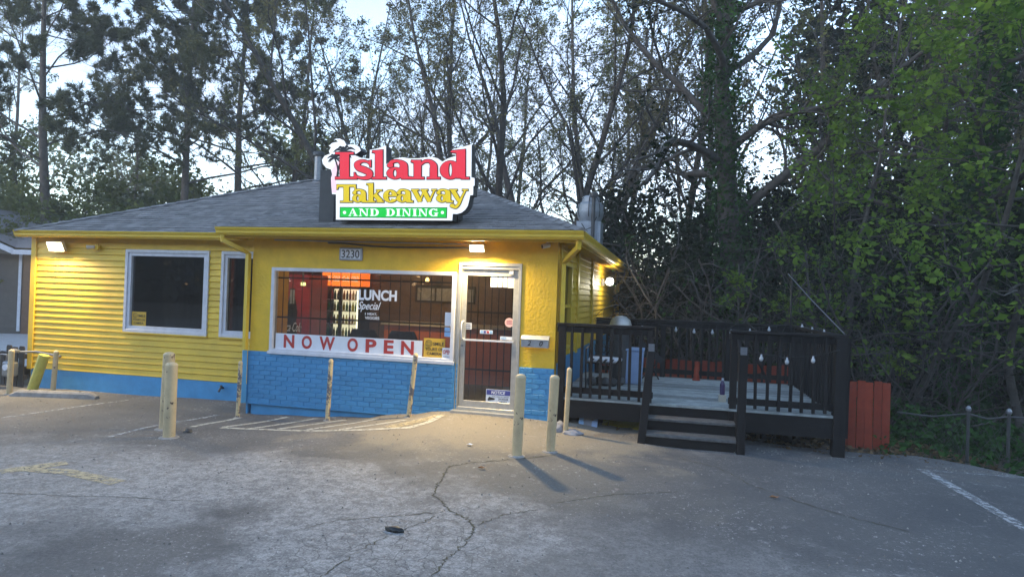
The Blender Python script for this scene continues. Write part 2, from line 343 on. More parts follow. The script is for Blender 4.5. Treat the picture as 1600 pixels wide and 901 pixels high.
# rebuild rows with fine spacing near the lot
gy = np.concatenate([np.linspace(-400,-40,6), np.linspace(-30,-8,10), np.linspace(-7,8,46), np.linspace(9,30,16), np.linspace(36,400,10)])
XX, YY = np.meshgrid(gx, gy, indexing='ij'); ZZ = zdirt(XX.ravel(), YY.ravel()); nY = len(gy)
me = bpy.data.meshes.new('ground'); me.from_pydata(np.column_stack([XX.ravel(), YY.ravel(), ZZ]).tolist(), [], [(i*nY+j, (i+1)*nY+j, (i+1)*nY+j+1, i*nY+j+1) for i in range(len(gx)-1) for j in range(nY-1)])
me.polygons.foreach_set('use_smooth', [True]*len(me.polygons)); me.materials.append(M['dirt']); gnd.data = me
lot = sheet('parking_lot', np.linspace(-22, 16, 150), lambda x: (-26, ytop(x)), 120, lambda x, y: gz(x, y)*np.where(np.hypot(x, y) > 25, 1, 1), M['asphalt'])

def paintmat(name, c, cover):
    m, t, b = nodes(name); n = t.nodes; l = t.links
    b.inputs['Base Color'].default_value = (*c, 1); b.inputs['Roughness'].default_value = .8
    tcn = n.new('ShaderNodeTexCoord'); nzz = n.new('ShaderNodeTexNoise'); nzz.inputs['Scale'].default_value = 16; nzz.inputs['Detail'].default_value = 8; nzz.inputs['Roughness'].default_value = .75
    l.new(tcn.outputs['Object'], nzz.inputs['Vector']); mr = n.new('ShaderNodeMapRange'); mr.inputs[1].default_value = cover-.06; mr.inputs[2].default_value = cover+.08; mr.inputs[3].default_value = .85; mr.inputs[4].default_value = .1
    l.new(nzz.outputs['Fac'], mr.inputs[0]); l.new(mr.outputs[0], b.inputs['Alpha']); return m
M['pw'] = paintmat('worn_white_road_paint', (.54,.52,.45), .55); M['py'] = paintmat('worn_yellow_road_paint', (.46,.385,.24), .52); M['pb'] = paintmat('faint_white_road_paint', (.44,.45,.46), .485)
M['pc'] = paintmat('nearly_gone_white_road_paint', (.40,.41,.42), .43)
def strip(pts, w, lift=.004, n=10, jag=0., wj=0.):
    P = [ground(u, v) for u, v in pts]; Q = []
    for a, b in zip(P[:-1], P[1:]):
        for k in range(n): Q.append(a+(b-a)*k/n)
    Q.append(P[-1]); Q = np.array(Q)
    if jag: Q[1:-1, :2] += RNG.normal(0, jag, (len(Q)-2, 2))
    T = np.gradient(Q[:, :2], axis=0); T /= np.linalg.norm(T, axis=1)[:, None]+1e-9; Nn = np.column_stack([-T[:, 1], T[:, 0]])
    W = w/2*np.ones(len(Q))
    if wj: W *= RNG.uniform(1-wj, 1+wj, len(Q))
    A = Q[:, :2]+Nn*W[:, None]; B = Q[:, :2]-Nn*W[:, None]
    V = np.vstack([np.column_stack([A, gz(A[:, 0], A[:, 1])+lift]), np.column_stack([B, gz(B[:, 0], B[:, 1])+lift])]); K = len(Q)
    mb = MB(); mb.add(V, [(i, i+1, K+i+1, K+i) for i in range(K-1)]); return mb
for pts, w, mm in [([(345,668),(420,671),(500,673),(580,671),(640,668),(668,660),(690,649)], .10, 'pw'), ([(300,667),(375,652)], .09, 'pw'), ([(350,667),(450,651)], .09, 'pw'), ([(390,670),(495,653)], .09, 'pw'),
    ([(435,670),(540,656)], .09, 'pw'), ([(480,671),(590,654)], .10, 'pw'), ([(530,671),(635,656)], .10, 'pw'), ([(606,668),(692,648)], .22, 'py'), ([(170,683),(340,648)], .08, 'pb'), ([(0,653),(200,625)], .07, 'pb'),
    ([(0,737),(50,730),(105,723)], .2, 'py'), ([(28,732),(105,737),(185,754)], .17, 'py'), ([(1440,733),(1520,778),(1610,830)], .13, 'pb'), ([(1452,735),(1610,747)], .07, 'pc')]:
    strip(pts, w, .005).build('painted_line', M[mm], lot, np.zeros(3))
M['crack'] = mat('dirt_filled_crack', (.05,.045,.04), .95, c2=(.09,.085,.05), scale=20)
for pts, w in [([(668,905),(700,872),(727,848),(741,826),(733,812),(708,800),(678,774),(684,757),(694,742),(701,728),(740,722),(800,718),(868,711)], .013), ([(450,832),(530,812),(620,806),(700,798)], .008), ([(500,901),(560,860),(620,832),(680,806)], .008),
    ([(745,820),(790,803),(840,797)], .009), ([(0,770),(140,775),(300,782)], .008), ([(1060,715),(1120,730),(1180,760),(1300,800),(1420,830)], .012), ([(870,785),(960,772),(1060,768)], .008)]:
    strip(pts, w, .003, n=14, jag=.012, wj=.75).build('crack', M['crack'], lot, np.zeros(3))
# ------------------------------------------------------------------ the restaurant
XL, XR, XB, YL = -8.62, 1.477, -3.479, .6
B = thing('restaurant', (-1, 0, -.3), 'yellow single storey restaurant with blue brick base and grey shingle roof', 'building')
def holed(x0, x1, z0, z1, holes, y0, y1):
    mb = MB(); xs = sorted({x0, x1, *[h[0] for h in holes], *[h[1] for h in holes]}); zs = sorted({z0, z1, *[h[2] for h in holes], *[h[3] for h in holes]})
    for a, b in zip(xs[:-1], xs[1:]):
        run = None
        for c, d in zip(zs[:-1], zs[1:]):
            solid = not any(h[0]-1e-6 <= a and b <= h[1]+1e-6 and h[2]-1e-6 <= c and d <= h[3]+1e-6 for h in holes)
            if solid: run = [run[0], d] if run else [c, d]
            if (not solid or d == zs[-1]) and run: mb.box(a, b, y0, y1, *run); run = None
    return mb
W1 = (-6.463, -4.813, .872, 2.257); W2 = (-4.464, -3.56, .872, 2.257); WB = (-3.117, -.037, .693, 2.033); DR = (0, .961, 0, 2.18)
holed(XL+.02, XB-.002, -.5, 2.56, [W1, W2], YL+.022, YL+.16).build('wall', M['yellow'], B)
holed(XB, XR, -.127, 2.56, [(WB[0], DR[0], WB[2], WB[3]), (0, .961, -.127, 2.18)], 0, .15).build('wall', M['stucco'], B)
MB().box(WB[1], DR[0]-.002, .012, .14, .69, 2.10).build('mullion', M['alu'], B)
MB().box(XB, XB+.15, .152, YL+.2, -.127, 2.56).build('wall', M['stucco'], B)
# side wall with its window opening (built along Y)
SW = (.53, 1.33, .95, 2.2)
mb = MB()
mb.box(XR-.14, XR-.022, .152, SW[0], -.6, 2.56); mb.box(XR-.14, XR-.022, SW[1], 10.2, -.6, 2.56); mb.box(XR-.14, XR-.022, SW[0], SW[1], -.6, SW[2]); mb.box(XR-.14, XR-.022, SW[0], SW[1], SW[3], 2.56)
mb.build('wall', M['yellow'], B)
holed(XL+.02, XR-.14, -.6, 2.56, [], 10.06, 10.2).build('wall', M['yellow'], B)
MB().box(XL+.02, XL+.16, YL+.16, 10.06, -.6, 2.56).build('wall', M['yellow'], B)
# lapped siding, one board a course
def board(p, q, z, h, nrm):
    p = np.array(p, float); q = np.array(q, float); nrm = np.array(nrm, float); mb = MB(); u = np.array((0,0,1.))
    prof = [(.0, 0), (.022, -.002), (.025, .005), (.004, h+.004), (0, h+.004)]
    vs = [e+nrm*a+u*(z+b) for e in (p, q) for a, b in prof]; k = len(prof)
    mb.add(vs, [tuple(range(k)), tuple(range(2*k-1, k-1, -1))]+[(i, (i+1) % k, k+(i+1) % k, k+i) for i in range(k)]); return mb
h = .1075; z = .05; nc = 0
while z < 2.40:
    spans = [(XL+.1, XB-.004)]
    for w in (W1, W2):
        if z+h > w[2]-.06 and z < w[3]+.05:
            ns = []
            for a, b in spans:
                if b <= w[0]-.05 or a >= w[1]+.05: ns.append((a, b)); continue
                if a < w[0]-.05: ns.append((a, w[0]-.05))
                if b > w[1]+.05: ns.append((w[1]+.05, b))
            spans = ns
    for a, b in spans:
        if b-a < .05: continue
        cut = [a, b]
        if b-a > 2.5 and nc % 3 == 0: cut = [a, a+(b-a)*random.uniform(.3, .7), b]
        for c, d in zip(cut[:-1], cut[1:]):
            dz = random.uniform(-.0025, .0025)
            board((c+.001, YL+.021, 0), (d-.001, YL+.021, 0), z+dz, h, (0, -1, 0)).build('siding_board', M['yellow'], B)
    nc += 1; z += h
MB().box(XL+.08, XB, YL+.004, YL+.021, 2.42, 2.545).build('frieze_board', M['yellow'], B)
MB().box(XL-.02, XL+.09, YL-.022, YL+.1, .03, 2.55).build('corner_board', M['yellow'], B)
holed(XL+.05, XB, -.7, .047, [], YL+.006, YL+.02).build('foundation', M['blue'], B)
z = .80
while z < 2.5:
    for a, b in ((.16, 2.0), (2.16, 4.15), (4.32, 10.0)):
        parts = [(a, b)]
        if a < SW[0] < b and z+h > SW[2]-.05 and z < SW[3]+.05: parts = [(a, SW[0]-.05), (SW[1]+.05, b)]
        for c, d in parts: board((XR-.02, d, 0), (XR-.02, c, 0), z+random.uniform(-.003, .003), h, (1, 0, 0)).build('siding_board', M['yellow'], B)
    z += h
for y in (0.155, 2.08, 4.235, 10.03): MB().box(XR-.03, XR+.03, y-.07 if y > .2 else .152, y+.07, .76, 2.56).build('corner_board', M['trim'], B)
MB().box(XR-.03, XR+.002, .152, 10.2, -.6, .79).build('foundation', M['blue'], B)
mb = MB(); mb.box(XR-.02, XR+.02, SW[0]-.05, SW[0], SW[2]-.05, SW[3]+.05); mb.box(XR-.02, XR+.02, SW[1], SW[1]+.05, SW[2]-.05, SW[3]+.05); mb.box(XR-.02, XR+.02, SW[0], SW[1], SW[3], SW[3]+.05); mb.box(XR-.02, XR+.02, SW[0], SW[1], SW[2]-.05, SW[2]); mb.box(XR-.03, XR, SW[0], SW[1], 1.55, 1.6)
sw = mb.build('window', M['trim'], B); MB().box(XR-.05, XR-.045, SW[0], SW[1], SW[2], SW[3]).build('pane', M['glassd'], sw)
# blue brick band, brick by brick
bw, bh, jt = .203, .0745, .009
bx = MB().box(-bw/2+jt/2, bw/2-jt/2, -.0, .03, 0, bh-jt); bmesh0 = bx.build('brick', M['brick'], B, org=np.zeros(3), bevel=.004).data
bpy.data.objects.remove(bpy.data.objects['brick'])
hx = MB().box(-bw/4+jt/2, bw/4-jt/2, -.0, .03, 0, bh-jt).build('brick', M['brick'], B, org=np.zeros(3), bevel=.004).data
bpy.data.objects.remove(bpy.data.objects['brick'])
def brick_run(x0, x1, zlist, y):
    for r, zz in enumerate(zlist):
        x = x0; first = r % 2 == 1
        while x < x1-.02:
            half = first or x1-x < bw*.75
            w = bw/2 if half else bw
            o = bpy.data.objects.new('brick', hx if half else bmesh0); COL.objects.link(o); o.parent = B
            o.location = np.array((x+w/2, y-.019+random.uniform(-.0025, .0025), zz+random.uniform(-.0015, .0015)))-ORG[B.name]
            o.scale.x = min(1.0, (x1-x)/w); first = False; x += w
brick_run(XB, WB[1]+.03, [-.128+bh*k for k in range(11)], 0)
brick_run(DR[1]+.005, XR, [-.128+bh*k for k in range(11)], 0)
MB().box(XB-.002, WB[1]+.03, -.0105, -.002, -.128, .69).build('mortar', M['brick'], B); MB().box(DR[1]+.005, XR, -.0105, -.002, -.128, .69).build('mortar', M['brick'], B)
MB().box(XB-.022, WB[1]+.03, -.03, .1, -.15, -.129).build('ledge', M['blue'], B)
MB().box(XB+.04, WB[1]+.03, .03, .1, -.7, -.151).build('foundation', M['blue'], B)
MB().box(DR[1]+.005, XR, -.004, .1, -.6, -.129).build('foundation', M['blue'], B)
MB().box(XB-.03, XB+.0, .0, YL-.0, -.5, .69).build('foundation', M['blue'], B)
# windows
def frame(x0, x1, z0, z1, w, y0, y1):
    mb = MB(); mb.box(x0, x0+w, y0, y1, z0, z1); mb.box(x1-w, x1, y0, y1, z0, z1); mb.box(x0+w, x1-w, y0, y1, z1-w, z1); mb.box(x0+w, x1-w, y0, y1, z0, z0+w); return mb
mb = frame(WB[0], WB[1], WB[2], WB[3], .055, -.028, .09); mb.box(WB[0]-.02, WB[1]+.02, -.045, -.0285, WB[2]-.03, WB[2]+.02)
wb = mb.build('window', M['white'], B, bevel=.004); wb['label'] = 'wide white framed shop window with barred glass'
MB().box(WB[0]+.05, WB[1]-.05, .03, .036, WB[2]+.05, WB[3]-.05).build('pane', M['glass'], wb)
for k in range(18):
    x = WB[0]+.13+k*.168
    if x < WB[1]-.06: MB().tube([(x, .12, WB[2]+.02), (x, .12, WB[3])], .0065, 6).build('security_bar', M['black'], wb)
for zz in (WB[2]+.55, WB[3]-.16): MB().box(WB[0], WB[1], .117, .123, zz-.012, zz+.012).build('security_bar', M['black'], wb)
for w in (W1, W2):
    x1 = w[1]
    mb = frame(w[0]-.05, x1+.05, w[2]-.05, w[3]+.05, .055, YL-.022, YL+.05); m2 = frame(w[0]+.005, x1-.005, w[2]+.005, w[3]-.005, .06, YL+.0, YL+.1); mb.add(m2.v, m2.f)
    ww = mb.build('window', M['white'], B, bevel=.003); MB().box(w[0]+.06, x1-.06, YL+.05, YL+.056, w[2]+.06, w[3]-.06).build('pane', M['glassd'], ww)
    for k in range(1, 9):
        x = w[0]+(x1-w[0])*k/9; MB().tube([(x, YL+.14, w[2]), (x, YL+.14, w[3])], .006, 5).build('security_bar', M['black'], ww)
    MB().box(w[0]-.07, x1+.07, YL-.035, YL+.02, w[2]-.075, w[2]-.0505).build('sill', M['yellow'], ww)
# glazed door
mb = frame(DR[0]+.002, DR[1]-.002, .012, DR[3], .045, -.012, .12)
mb.box(DR[0]+.047, DR[1]-.047, .0, .1, 2.085, 2.1345)
mb.box(DR[0]+.05, DR[0]+.125, .025, .068, .03, 2.08); mb.box(DR[1]-.125, DR[1]-.05, .025, .068, .03, 2.08); mb.box(DR[0]+.125, DR[1]-.125, .025, .068, 1.99, 2.08); mb.box(DR[0]+.125, DR[1]-.125, .025, .068, .03, .15)
dr = mb.build('door', M['alu'], B, bevel=.003); dr['label'] = 'glazed aluminium entrance door with a pull handle'
MB().box(.12, DR[1]-.12, .044, .05, .145, 1.995).build('pane', M['glass'], dr)
MB().box(.1, DR[1]-.1, .0, .02, 1.03, 1.055).build('push_bar', M['white'], dr)
MB().tube([(.085,.03,1.05),(.085,-.035,1.06),(.085,-.05,1.1),(.085,-.05,1.26),(.085,-.035,1.3),(.085,.03,1.31)], .011, 8).build('handle', M['white'], dr, smooth=True)
MB().tube([(.085,.03,.95),(.085,.008,.95)], .018, 12).build('lock', M['grey'], dr)
MB().box(DR[1]-.19, DR[1]-.13, -.0, .024, 2.02, 2.07).build('closer', M['white'], dr)
for k in range(7): MB().tube([(.17+k*.105, .13, .1), (.17+k*.105, .13, 2.05)], .007, 6).build('security_bar', M['black'], dr)
for zz in (.6, 1.45): MB().box(.1, .86, .127, .133, zz-.012, zz+.012).build('security_bar', M['black'], dr)
MB().box(DR[0]-.02, DR[1]+.02, -.14, .14, -.05, .011).build('threshold', M['alu'], B)
# eaves: soffit, fascia, gutters
ZE = 2.60
MB().box(XL-.09, XB-.32, .44, YL+.004, 2.546, 2.56).build('soffit', M['trim'], B)
MB().box(XB-.32, XR+.28, -.36, .14, 2.5, 2.515).build('soffit', M['stucco'], B)
MB().box(XB-.32, XR+.28, -.375, -.36, 2.47, 2.60).build('fascia', M['trim'], B)
MB().box(XB-.335, XB-.32, -.36, .3, 2.47, 2.60).build('fascia', M['trim'], B)
MB().box(XR-.0, XR+.28, .14, 10.2, 2.5, 2.515).build('soffit', M['yellow'], B)
MB().box(XR+.28, XR+.295, -.375, 10.25, 2.47, 2.60).build('fascia', M['trim'], B)
MB().box(XL-.1, XB-.335, .425, .44, 2.49, 2.575).build('fascia', M['trim'], B)
for k in range(26): MB().box(XR+.03, XR+.27, .35+k*.37, .39+k*.37, 2.46, 2.499).build('rafter', M['yellow'], B)
def gutter(p, q, nrm):
    p = np.array(p, float); q = np.array(q, float); n3 = np.array(nrm, float); u = np.array((0,0,1.))
    prof = [(0,0),(.07,0),(.10,.035),(.10,.06),(.125,.10),(.128,.118),(.118,.118),(.092,.062),(.062,.012),(.008,.012),(.008,.118),(0,.118)]
    k = len(prof); vs = [e+n3*a+u*b for e in (p, q) for a, b in prof]
    return MB().add(vs, [tuple(range(k)), tuple(range(2*k-1, k-1, -1))]+[(i, (i+1) % k, k+(i+1) % k, k+i) for i in range(k)])
gutter((XL-.14, .424, 2.485), (XB-.002, .424, 2.485), (0,-1,0)).build('gutter', M['trim'], B)
gutter((XB-.34, -.376, 2.50), (XR+.42, -.376, 2.50), (0,-1,0)).build('gutter', M['trim'], B)
gutter((XR+.296, -.37, 2.50), (XR+.296, 10.3, 2.50), (1,0,0)).build('gutter', M['trim'], B)
def spout(pts, w=.06): return MB().tube(pts, w/1.35, 4).build('downspout', M['trim'], B)
spout([(XB-.26,-.42,2.5),(XB-.26,-.42,2.42),(XB-.10,-.2,2.30),(XB-.05,-.05,2.24),(XB-.05,-.05,1.2),(XB-.05,-.05,.70)])
MB().tube([(XB-.05,-.05,.70),(XB-.05,-.05,-.14)], .045, 4).build('downspout', M['blue'], B)
spout([(XR+.34,-.38,2.5),(XR+.34,-.36,2.40),(XR+.17,-.1,2.28),(XR+.075,.06,2.2),(XR+.075,.07,1.2),(XR+.075,.07,-.1)])
spout([(XR+.34,9.9,2.5),(XR+.34,9.9,2.38),(XR+.2,9.95,2.2),(XR+.09,9.95,2.1),(XR+.09,9.95,-.5)])
# roof: planes under courses of shingle tabs
RLp, RRp = np.array((-4.85,3.85,4.1)), np.array((-1.45,3.85,4.06))
EL, EM = np.array((XL-.12,.33,ZE-.02)), np.array((XB-.34,.33,ZE-.02)); GL, GR = np.array((XB-.36,-.46,ZE+.02)), np.array((XR+.40,-.46,ZE+.02)); BR, BLk = np.array((XR+.40,10.4,ZE+.02)), np.array((XL-.12,9.2,ZE-.02))
EMr = np.array((XR+.2,.33,ZE-.02)); MM = np.array((XB-.36,.55,ZE+.07))
planes = [[EL, EMr, RRp, RLp], [GL, GR, RRp], [GR, BR, RRp], [BR, BLk, RLp, RRp], [BLk, EL, RLp]]
mb = MB()
for pl in planes: mb.add([p-np.array((0,0,.012)) for p in pl], [tuple(range(len(pl)))])
mb.add([GL-np.array((0,0,.012)), RRp-np.array((0,0,.012)), MM], [(0,1,2)])
roof = mb.build('roof', M['shingle'], B)
def clip(poly, d, keep):         # keep points with sign*(dist) >= 0 ; d: function
    o = []
    for a, b in zip(poly, poly[1:]+poly[:1]):
        da, db = d(a)*keep, d(b)*keep
        if da >= 0: o.append(a)
        if (da > 0) != (db > 0) and abs(da-db) > 1e-12: o.append(a+(b-a)*da/(da-db))
    return o
def shingles(pl, seed):
    rng = random.Random(seed); pl = [np.array(p, float) for p in pl]
    a = pl[1]-pl[0]; a /= np.linalg.norm(a); nrm = np.cross(pl[1]-pl[0], pl[-1]-pl[0]); nrm /= np.linalg.norm(nrm)
    if nrm[2] < 0: nrm = -nrm
    s = np.cross(nrm, a); s = s if s[2] > 0 else -s
    o = pl[0]; T = max((p-o)@s for p in pl); mb = MB(); ex = .135; r = 0
    while r*ex < T-.02:
        t0, t1 = r*ex, min((r+1)*ex+.02, T)
        row = clip(clip(pl, lambda p: (p-o)@s-t0, 1), lambda p: (p-o)@s-t1, -1)
        if len(row) > 2:
            x0 = min((p-o)@a for p in row); x1 = max((p-o)@a for p in row); x = x0-rng.uniform(0, .3)
            while x < x1:
                w = rng.choice((.22, .3, .33, .4)); q = clip(clip(row, lambda p: (p-o)@a-x-.003, 1), lambda p: (p-o)@a-x-w+.003, -1); x += w
                if len(q) < 3: continue
                lf = rng.uniform(.011, .017)
                top = [p+nrm*(lf*(1-.75*((p-o)@s-t0)/max(t1-t0, 1e-6))+.003) for p in q]; lo = [p-nrm*.004 for p in q]; k = len(q)
                mb.add(top+lo, [tuple(range(k))]+[(i, (i+1) % k, k+(i+1) % k, k+i) for i in range(k)])
        r += 1
    return mb
for i, pl in enumerate(planes[:3]+[planes[4]]):
    o = shingles(pl, i).build('shingles', M['shingle'], roof); o['kind'] = 'stuff'
def cap(p, q):
    p = np.array(p, float); q = np.array(q, float); n = int(np.linalg.norm(q-p)/.22)
    mb = MB()
    for k in range(n):
        a = p+(q-p)*k/n; b = p+(q-p)*(k+1.15)/n
        d = (q-p)/np.linalg.norm(q-p); sd_ = np.cross(d, (0,0,1)); sd_ /= np.linalg.norm(sd_)
        up = np.array((0,0,1.))
        mb.add([a-sd_*.11+up*.0, a+up*.045, a+sd_*.11+up*.0, b-sd_*.1-up*.012, b+up*.032, b+sd_*.1-up*.012], [(0,1,4,3),(1,2,5,4),(0,2,1),(3,4,5)])
    return mb
for p, q in ((EL, RLp), (RRp, RLp), (GR, RRp), (GL, RRp)): cap(p, q).build('ridge_cap', M['shingle'], roof)
# rooms behind the glass
IN = MB(); IN.box(-3.3, 1.33, .16, 3.7, -.04, .006); IN.box(-4.62, -3.301, .8, 3.7, -.04, .006); IN.build('floor', M['dark'], B)
MB().box(-8.4, -4.72, .8, 3.7, -.04, .006).build('floor', M['dark'], B)
MB().box(-8.4, 1.33, .77, 3.7, 2.45, 2.47).build('ceiling', M['dark'], B); MB().box(-3.3, 1.33, .16, .769, 2.45, 2.47).build('ceiling', M['dark'], B)
MB().box(-8.4, -4.72, 3.7, 3.78, 0, 2.45).build('interior_wall', M['dark'], B); MB().box(-4.62, 1.33, 3.7, 3.78, 0, 2.45).build('interior_wall', M['brownw'], B)
MB().box(-4.72, -4.62, .8, 3.7, 0, 2.45).build('interior_wall', M['maroon'], B); MB().box(1.2, 1.33, 1.4, 3.7, 0, 2.45).build('interior_wall', M['brownw'], B)
# ------------------------------------------------------------------ lit roof sign
def Z5(x, y): return (480+x/5.517, 200+y/5.517)
YS = -.34
def W5(x, y, dy=0.): u, v = Z5(x, y); return atY(u, v, YS)-np.array((0, dy, 0))
SG = thing('roof_sign', (-.9, -.2, 2.7), 'brightly lit white shaped sign with red, yellow and green bands on the roof', 'sign')
outl = [(248,790),(1250,797),(1255,740),(1290,742),(1330,730),(1362,705),(1385,670),(1398,615),(1405,580),(1430,578),(1432,500),(1443,497),(1443,432),(1415,425),(1418,140),(1335,165),(1250,185),(1248,228),(1280,232),(1278,242),(1215,262),(1165,290),(1125,262),(1070,248),(1010,255),(950,262),(880,262),(820,253),(750,265),(715,288),(680,312),(680,152),(600,178),(540,190),(538,265),(480,262),(442,250),(415,228),(462,195),(452,168),(420,146),(375,140),(340,150),(320,112),(280,92),(235,95),(266,118),(215,130),(185,155),(206,166),(186,200),(196,222),(150,240),(128,275),(135,310),(165,345),(205,358),(215,400),(205,430),(208,500),(215,570),(248,572)]
P3 = [W5(*p) for p in outl]
MB().prism([p+np.array((0,.003,0)) for p in P3], (0,.2,0)).build('cabinet', M['dkgrey'], SG)
face = MB().add(P3, [tuple(range(len(P3)))]).build('face', emit('lit_white_acrylic', (.86,.93,1.0), .97), SG)
E_red, E_yel, E_grn, E_wht, E_pnk = emit('lit_red_acrylic', (.78,.02,.045), .85), emit('lit_yellow_acrylic', (.74,.55,.002), .85), emit('lit_green_acrylic', (.0,.58,.05), .85), emit('lit_white_letter', (.9,.97,1), 1.0), emit('lit_pink_acrylic', (1.0,.62,.72), .97)
M['outline'] = mat('dark_letter_edge', (.03,.025,.03), .6)
def crs(pts, wid, n=8):
    """smooth brush stroke through pts with widths -> polygon"""
    P = np.array(pts, float); W_ = np.array(wid, float) if not np.isscalar(wid) else np.full(len(P), float(wid)); Q = []; WW = []
    for i in range(len(P)-1):
        p0, p1, p2, p3 = P[max(i-1, 0)], P[i], P[i+1], P[min(i+2, len(P)-1)]
        for k in range(n):
            t = k/n; Q.append(.5*((2*p1)+(p2-p0)*t+(2*p0-5*p1+4*p2-p3)*t*t+(3*p1-p0-3*p2+p3)*t**3)); WW.append(W_[i]+(W_[i+1]-W_[i])*t)
    Q.append(P[-1]); WW.append(W_[-1]); Q = np.array(Q); WW = np.array(WW)[:, None]/2
    T = np.gradient(Q, axis=0); T /= np.linalg.norm(T, axis=1)[:, None]+1e-9; Nn = np.column_stack([-T[:, 1], T[:, 0]])
    return [('strip', Q+Nn*WW, Q-Nn*WW)]
def rc(x0, x1, y0, y1): return [('poly', [(x0,y0),(x1,y0),(x1,y1),(x0,y1)])]
def pg(*p): return [('poly', list(p))]
def ring(cx, cy, rx, ry, wx, wy, a0=0, a1=360, n=28):
    A = np.radians(np.linspace(a0, a1, n)); o = np.column_stack([cx+rx*np.cos(A), cy+ry*np.sin(A)]); i = np.column_stack([cx+(rx-wx)*np.cos(A), cy+(ry-wy)*np.sin(A)]); return [('strip', o, i)]
# unit glyphs: x to the right, y down, baseline 1, x-height top 0, ascender -.5; each returns strokes
def g_a(): return crs([(.10,.28),(.22,.09),(.48,.05),(.68,.22),(.70,.5),(.70,.85)], [.10,.17,.12,.30,.33,.33]) + ring(.34,.69,.34,.31,.26,.10) + crs([(.68,.5),(.5,.46),(.36,.45)], [.10,.09,.06]) + rc(.84,1.02,.88,1.0) + pg((.54,.8),(.86,.8),(.98,1.0),(.62,1.0)) + ring(.15,.27,.13,.12,.129,.119)
def g_n(): return rc(.12,.42,.08,.95)+pg((.0,.08),(.02,.0),(.42,.0),(.42,.14),(.12,.14))+crs([(.40,.24),(.56,.07),(.78,.06),(.92,.25),(.93,.5)], [.08,.14,.16,.27,.30])+rc(.78,1.08,.45,.95)+rc(.0,.54,.90,1.0)+rc(.66,1.2,.90,1.0)
def g_s(): return crs([(.82,.25),(.66,.08),(.42,.05),(.2,.2),(.28,.40),(.55,.52),(.78,.68),(.74,.88),(.48,.95),(.2,.88),(.08,.70)], [.05,.09,.14,.26,.30,.32,.30,.24,.13,.10,.05]) + pg((.74,.03),(.86,.0),(.86,.36),(.80,.36)) + pg((.05,.66),(.11,.66),(.2,1.0),(.05,1.0))
def g_l(): return rc(.15,.5,-.5,.95)+pg((.0,-.42),(.03,-.5),(.5,-.55),(.5,-.38),(.15,-.38))+rc(.0,.66,.90,1.0)
def g_d(): return ring(.36,.52,.37,.49,.30,.12)+rc(.58,.90,-.5,.95)+pg((.36,-.42),(.40,-.5),(.90,-.58),(.90,-.38),(.58,-.38))+rc(.75,1.04,.90,1.0)
def g_I(): return rc(.22,.66,-.36,.95)+rc(.0,.88,-.42,-.31)+rc(.0,.90,.89,1.0)
def g_T(): return rc(.36,.66,-.30,.95)+rc(.0,1.02,-.36,-.19)+pg((.0,-.19),(.10,-.19),(.05,.0),(.0,.0))+pg((.92,-.19),(1.02,-.19),(1.02,.0),(.97,.0))+rc(.18,.84,.90,1.0)
def g_k(): return rc(.14,.44,-.42,.95)+pg((.0,-.35),(.02,-.42),(.44,-.45),(.44,-.30),(.14,-.30))+rc(.0,.56,.90,1.0)+crs([(.44,.55),(.66,.30),(.80,.12)], [.10,.10,.10])+crs([(.54,.40),(.72,.66),(.92,.93)], [.26,.30,.30])+rc(.62,1.0,.05,.14)+rc(.66,1.1,.90,1.0)
def g_e(): return ring(.44,.52,.44,.49,.32,.12,30,360)+rc(.14,.86,.44,.54)+crs([(.86,.72),(.70,.90),(.46,.96)], [.05,.10,.12])
def g_w(): return crs([(.16,.06),(.34,.5),(.52,.96)], [.26,.27,.24])+crs([(.50,.98),(.62,.55),(.74,.12)], [.08,.10,.10])+crs([(.72,.06),(.90,.5),(1.08,.96)], [.26,.27,.24])+crs([(1.06,.98),(1.2,.55),(1.36,.08)], [.08,.10,.10])+rc(.0,.44,.0,.10)+rc(.56,.98,.0,.10)+rc(1.2,1.5,.0,.10)
def g_y(): return crs([(.2,.06),(.42,.5),(.62,.92)], [.27,.28,.22])+crs([(1.0,.08),(.78,.62),(.60,1.1),(.40,1.36),(.20,1.34)], [.10,.13,.17,.20,.14])+rc(.0,.5,.0,.10)+rc(.8,1.18,.0,.10)+ring(.18,1.26,.15,.14,.149,.139)
def g_A(): return crs([(.48,.0),(.25,.5),(.08,.95)], [.07,.08,.08])+crs([(.46,.0),(.66,.5),(.84,.95)], [.2,.22,.24])+rc(.25,.7,.60,.68)+rc(-.04,.28,.91,1.0)+rc(.56,1.06,.91,1.0)
def g_N(): return rc(.10,.2,.04,.95)+rc(.86,.96,.04,1.0)+pg((.06,.0),(.34,.0),(.96,1.0),(.78,1.0))+rc(-.04,.24,.0,.08)+rc(-.04,.34,.92,1.0)+rc(.72,1.1,.0,.08)
def g_D(): return rc(.10,.36,.02,.98)+rc(.0,.5,.0,.09)+rc(.0,.5,.91,1.0)+ring(.46,.5,.5,.5,.28,.10,-90,90)
def g_Ic(): return rc(.12,.40,.04,.96)+rc(.0,.52,.0,.09)+rc(.0,.52,.91,1.0)
def g_G(): return ring(.5,.5,.5,.52,.28,.11,40,320)+rc(.66,.92,.55,1.0)+rc(.54,1.04,.52,.61)+pg((.80,.0),(.90,.0),(.90,.34),(.84,.34))
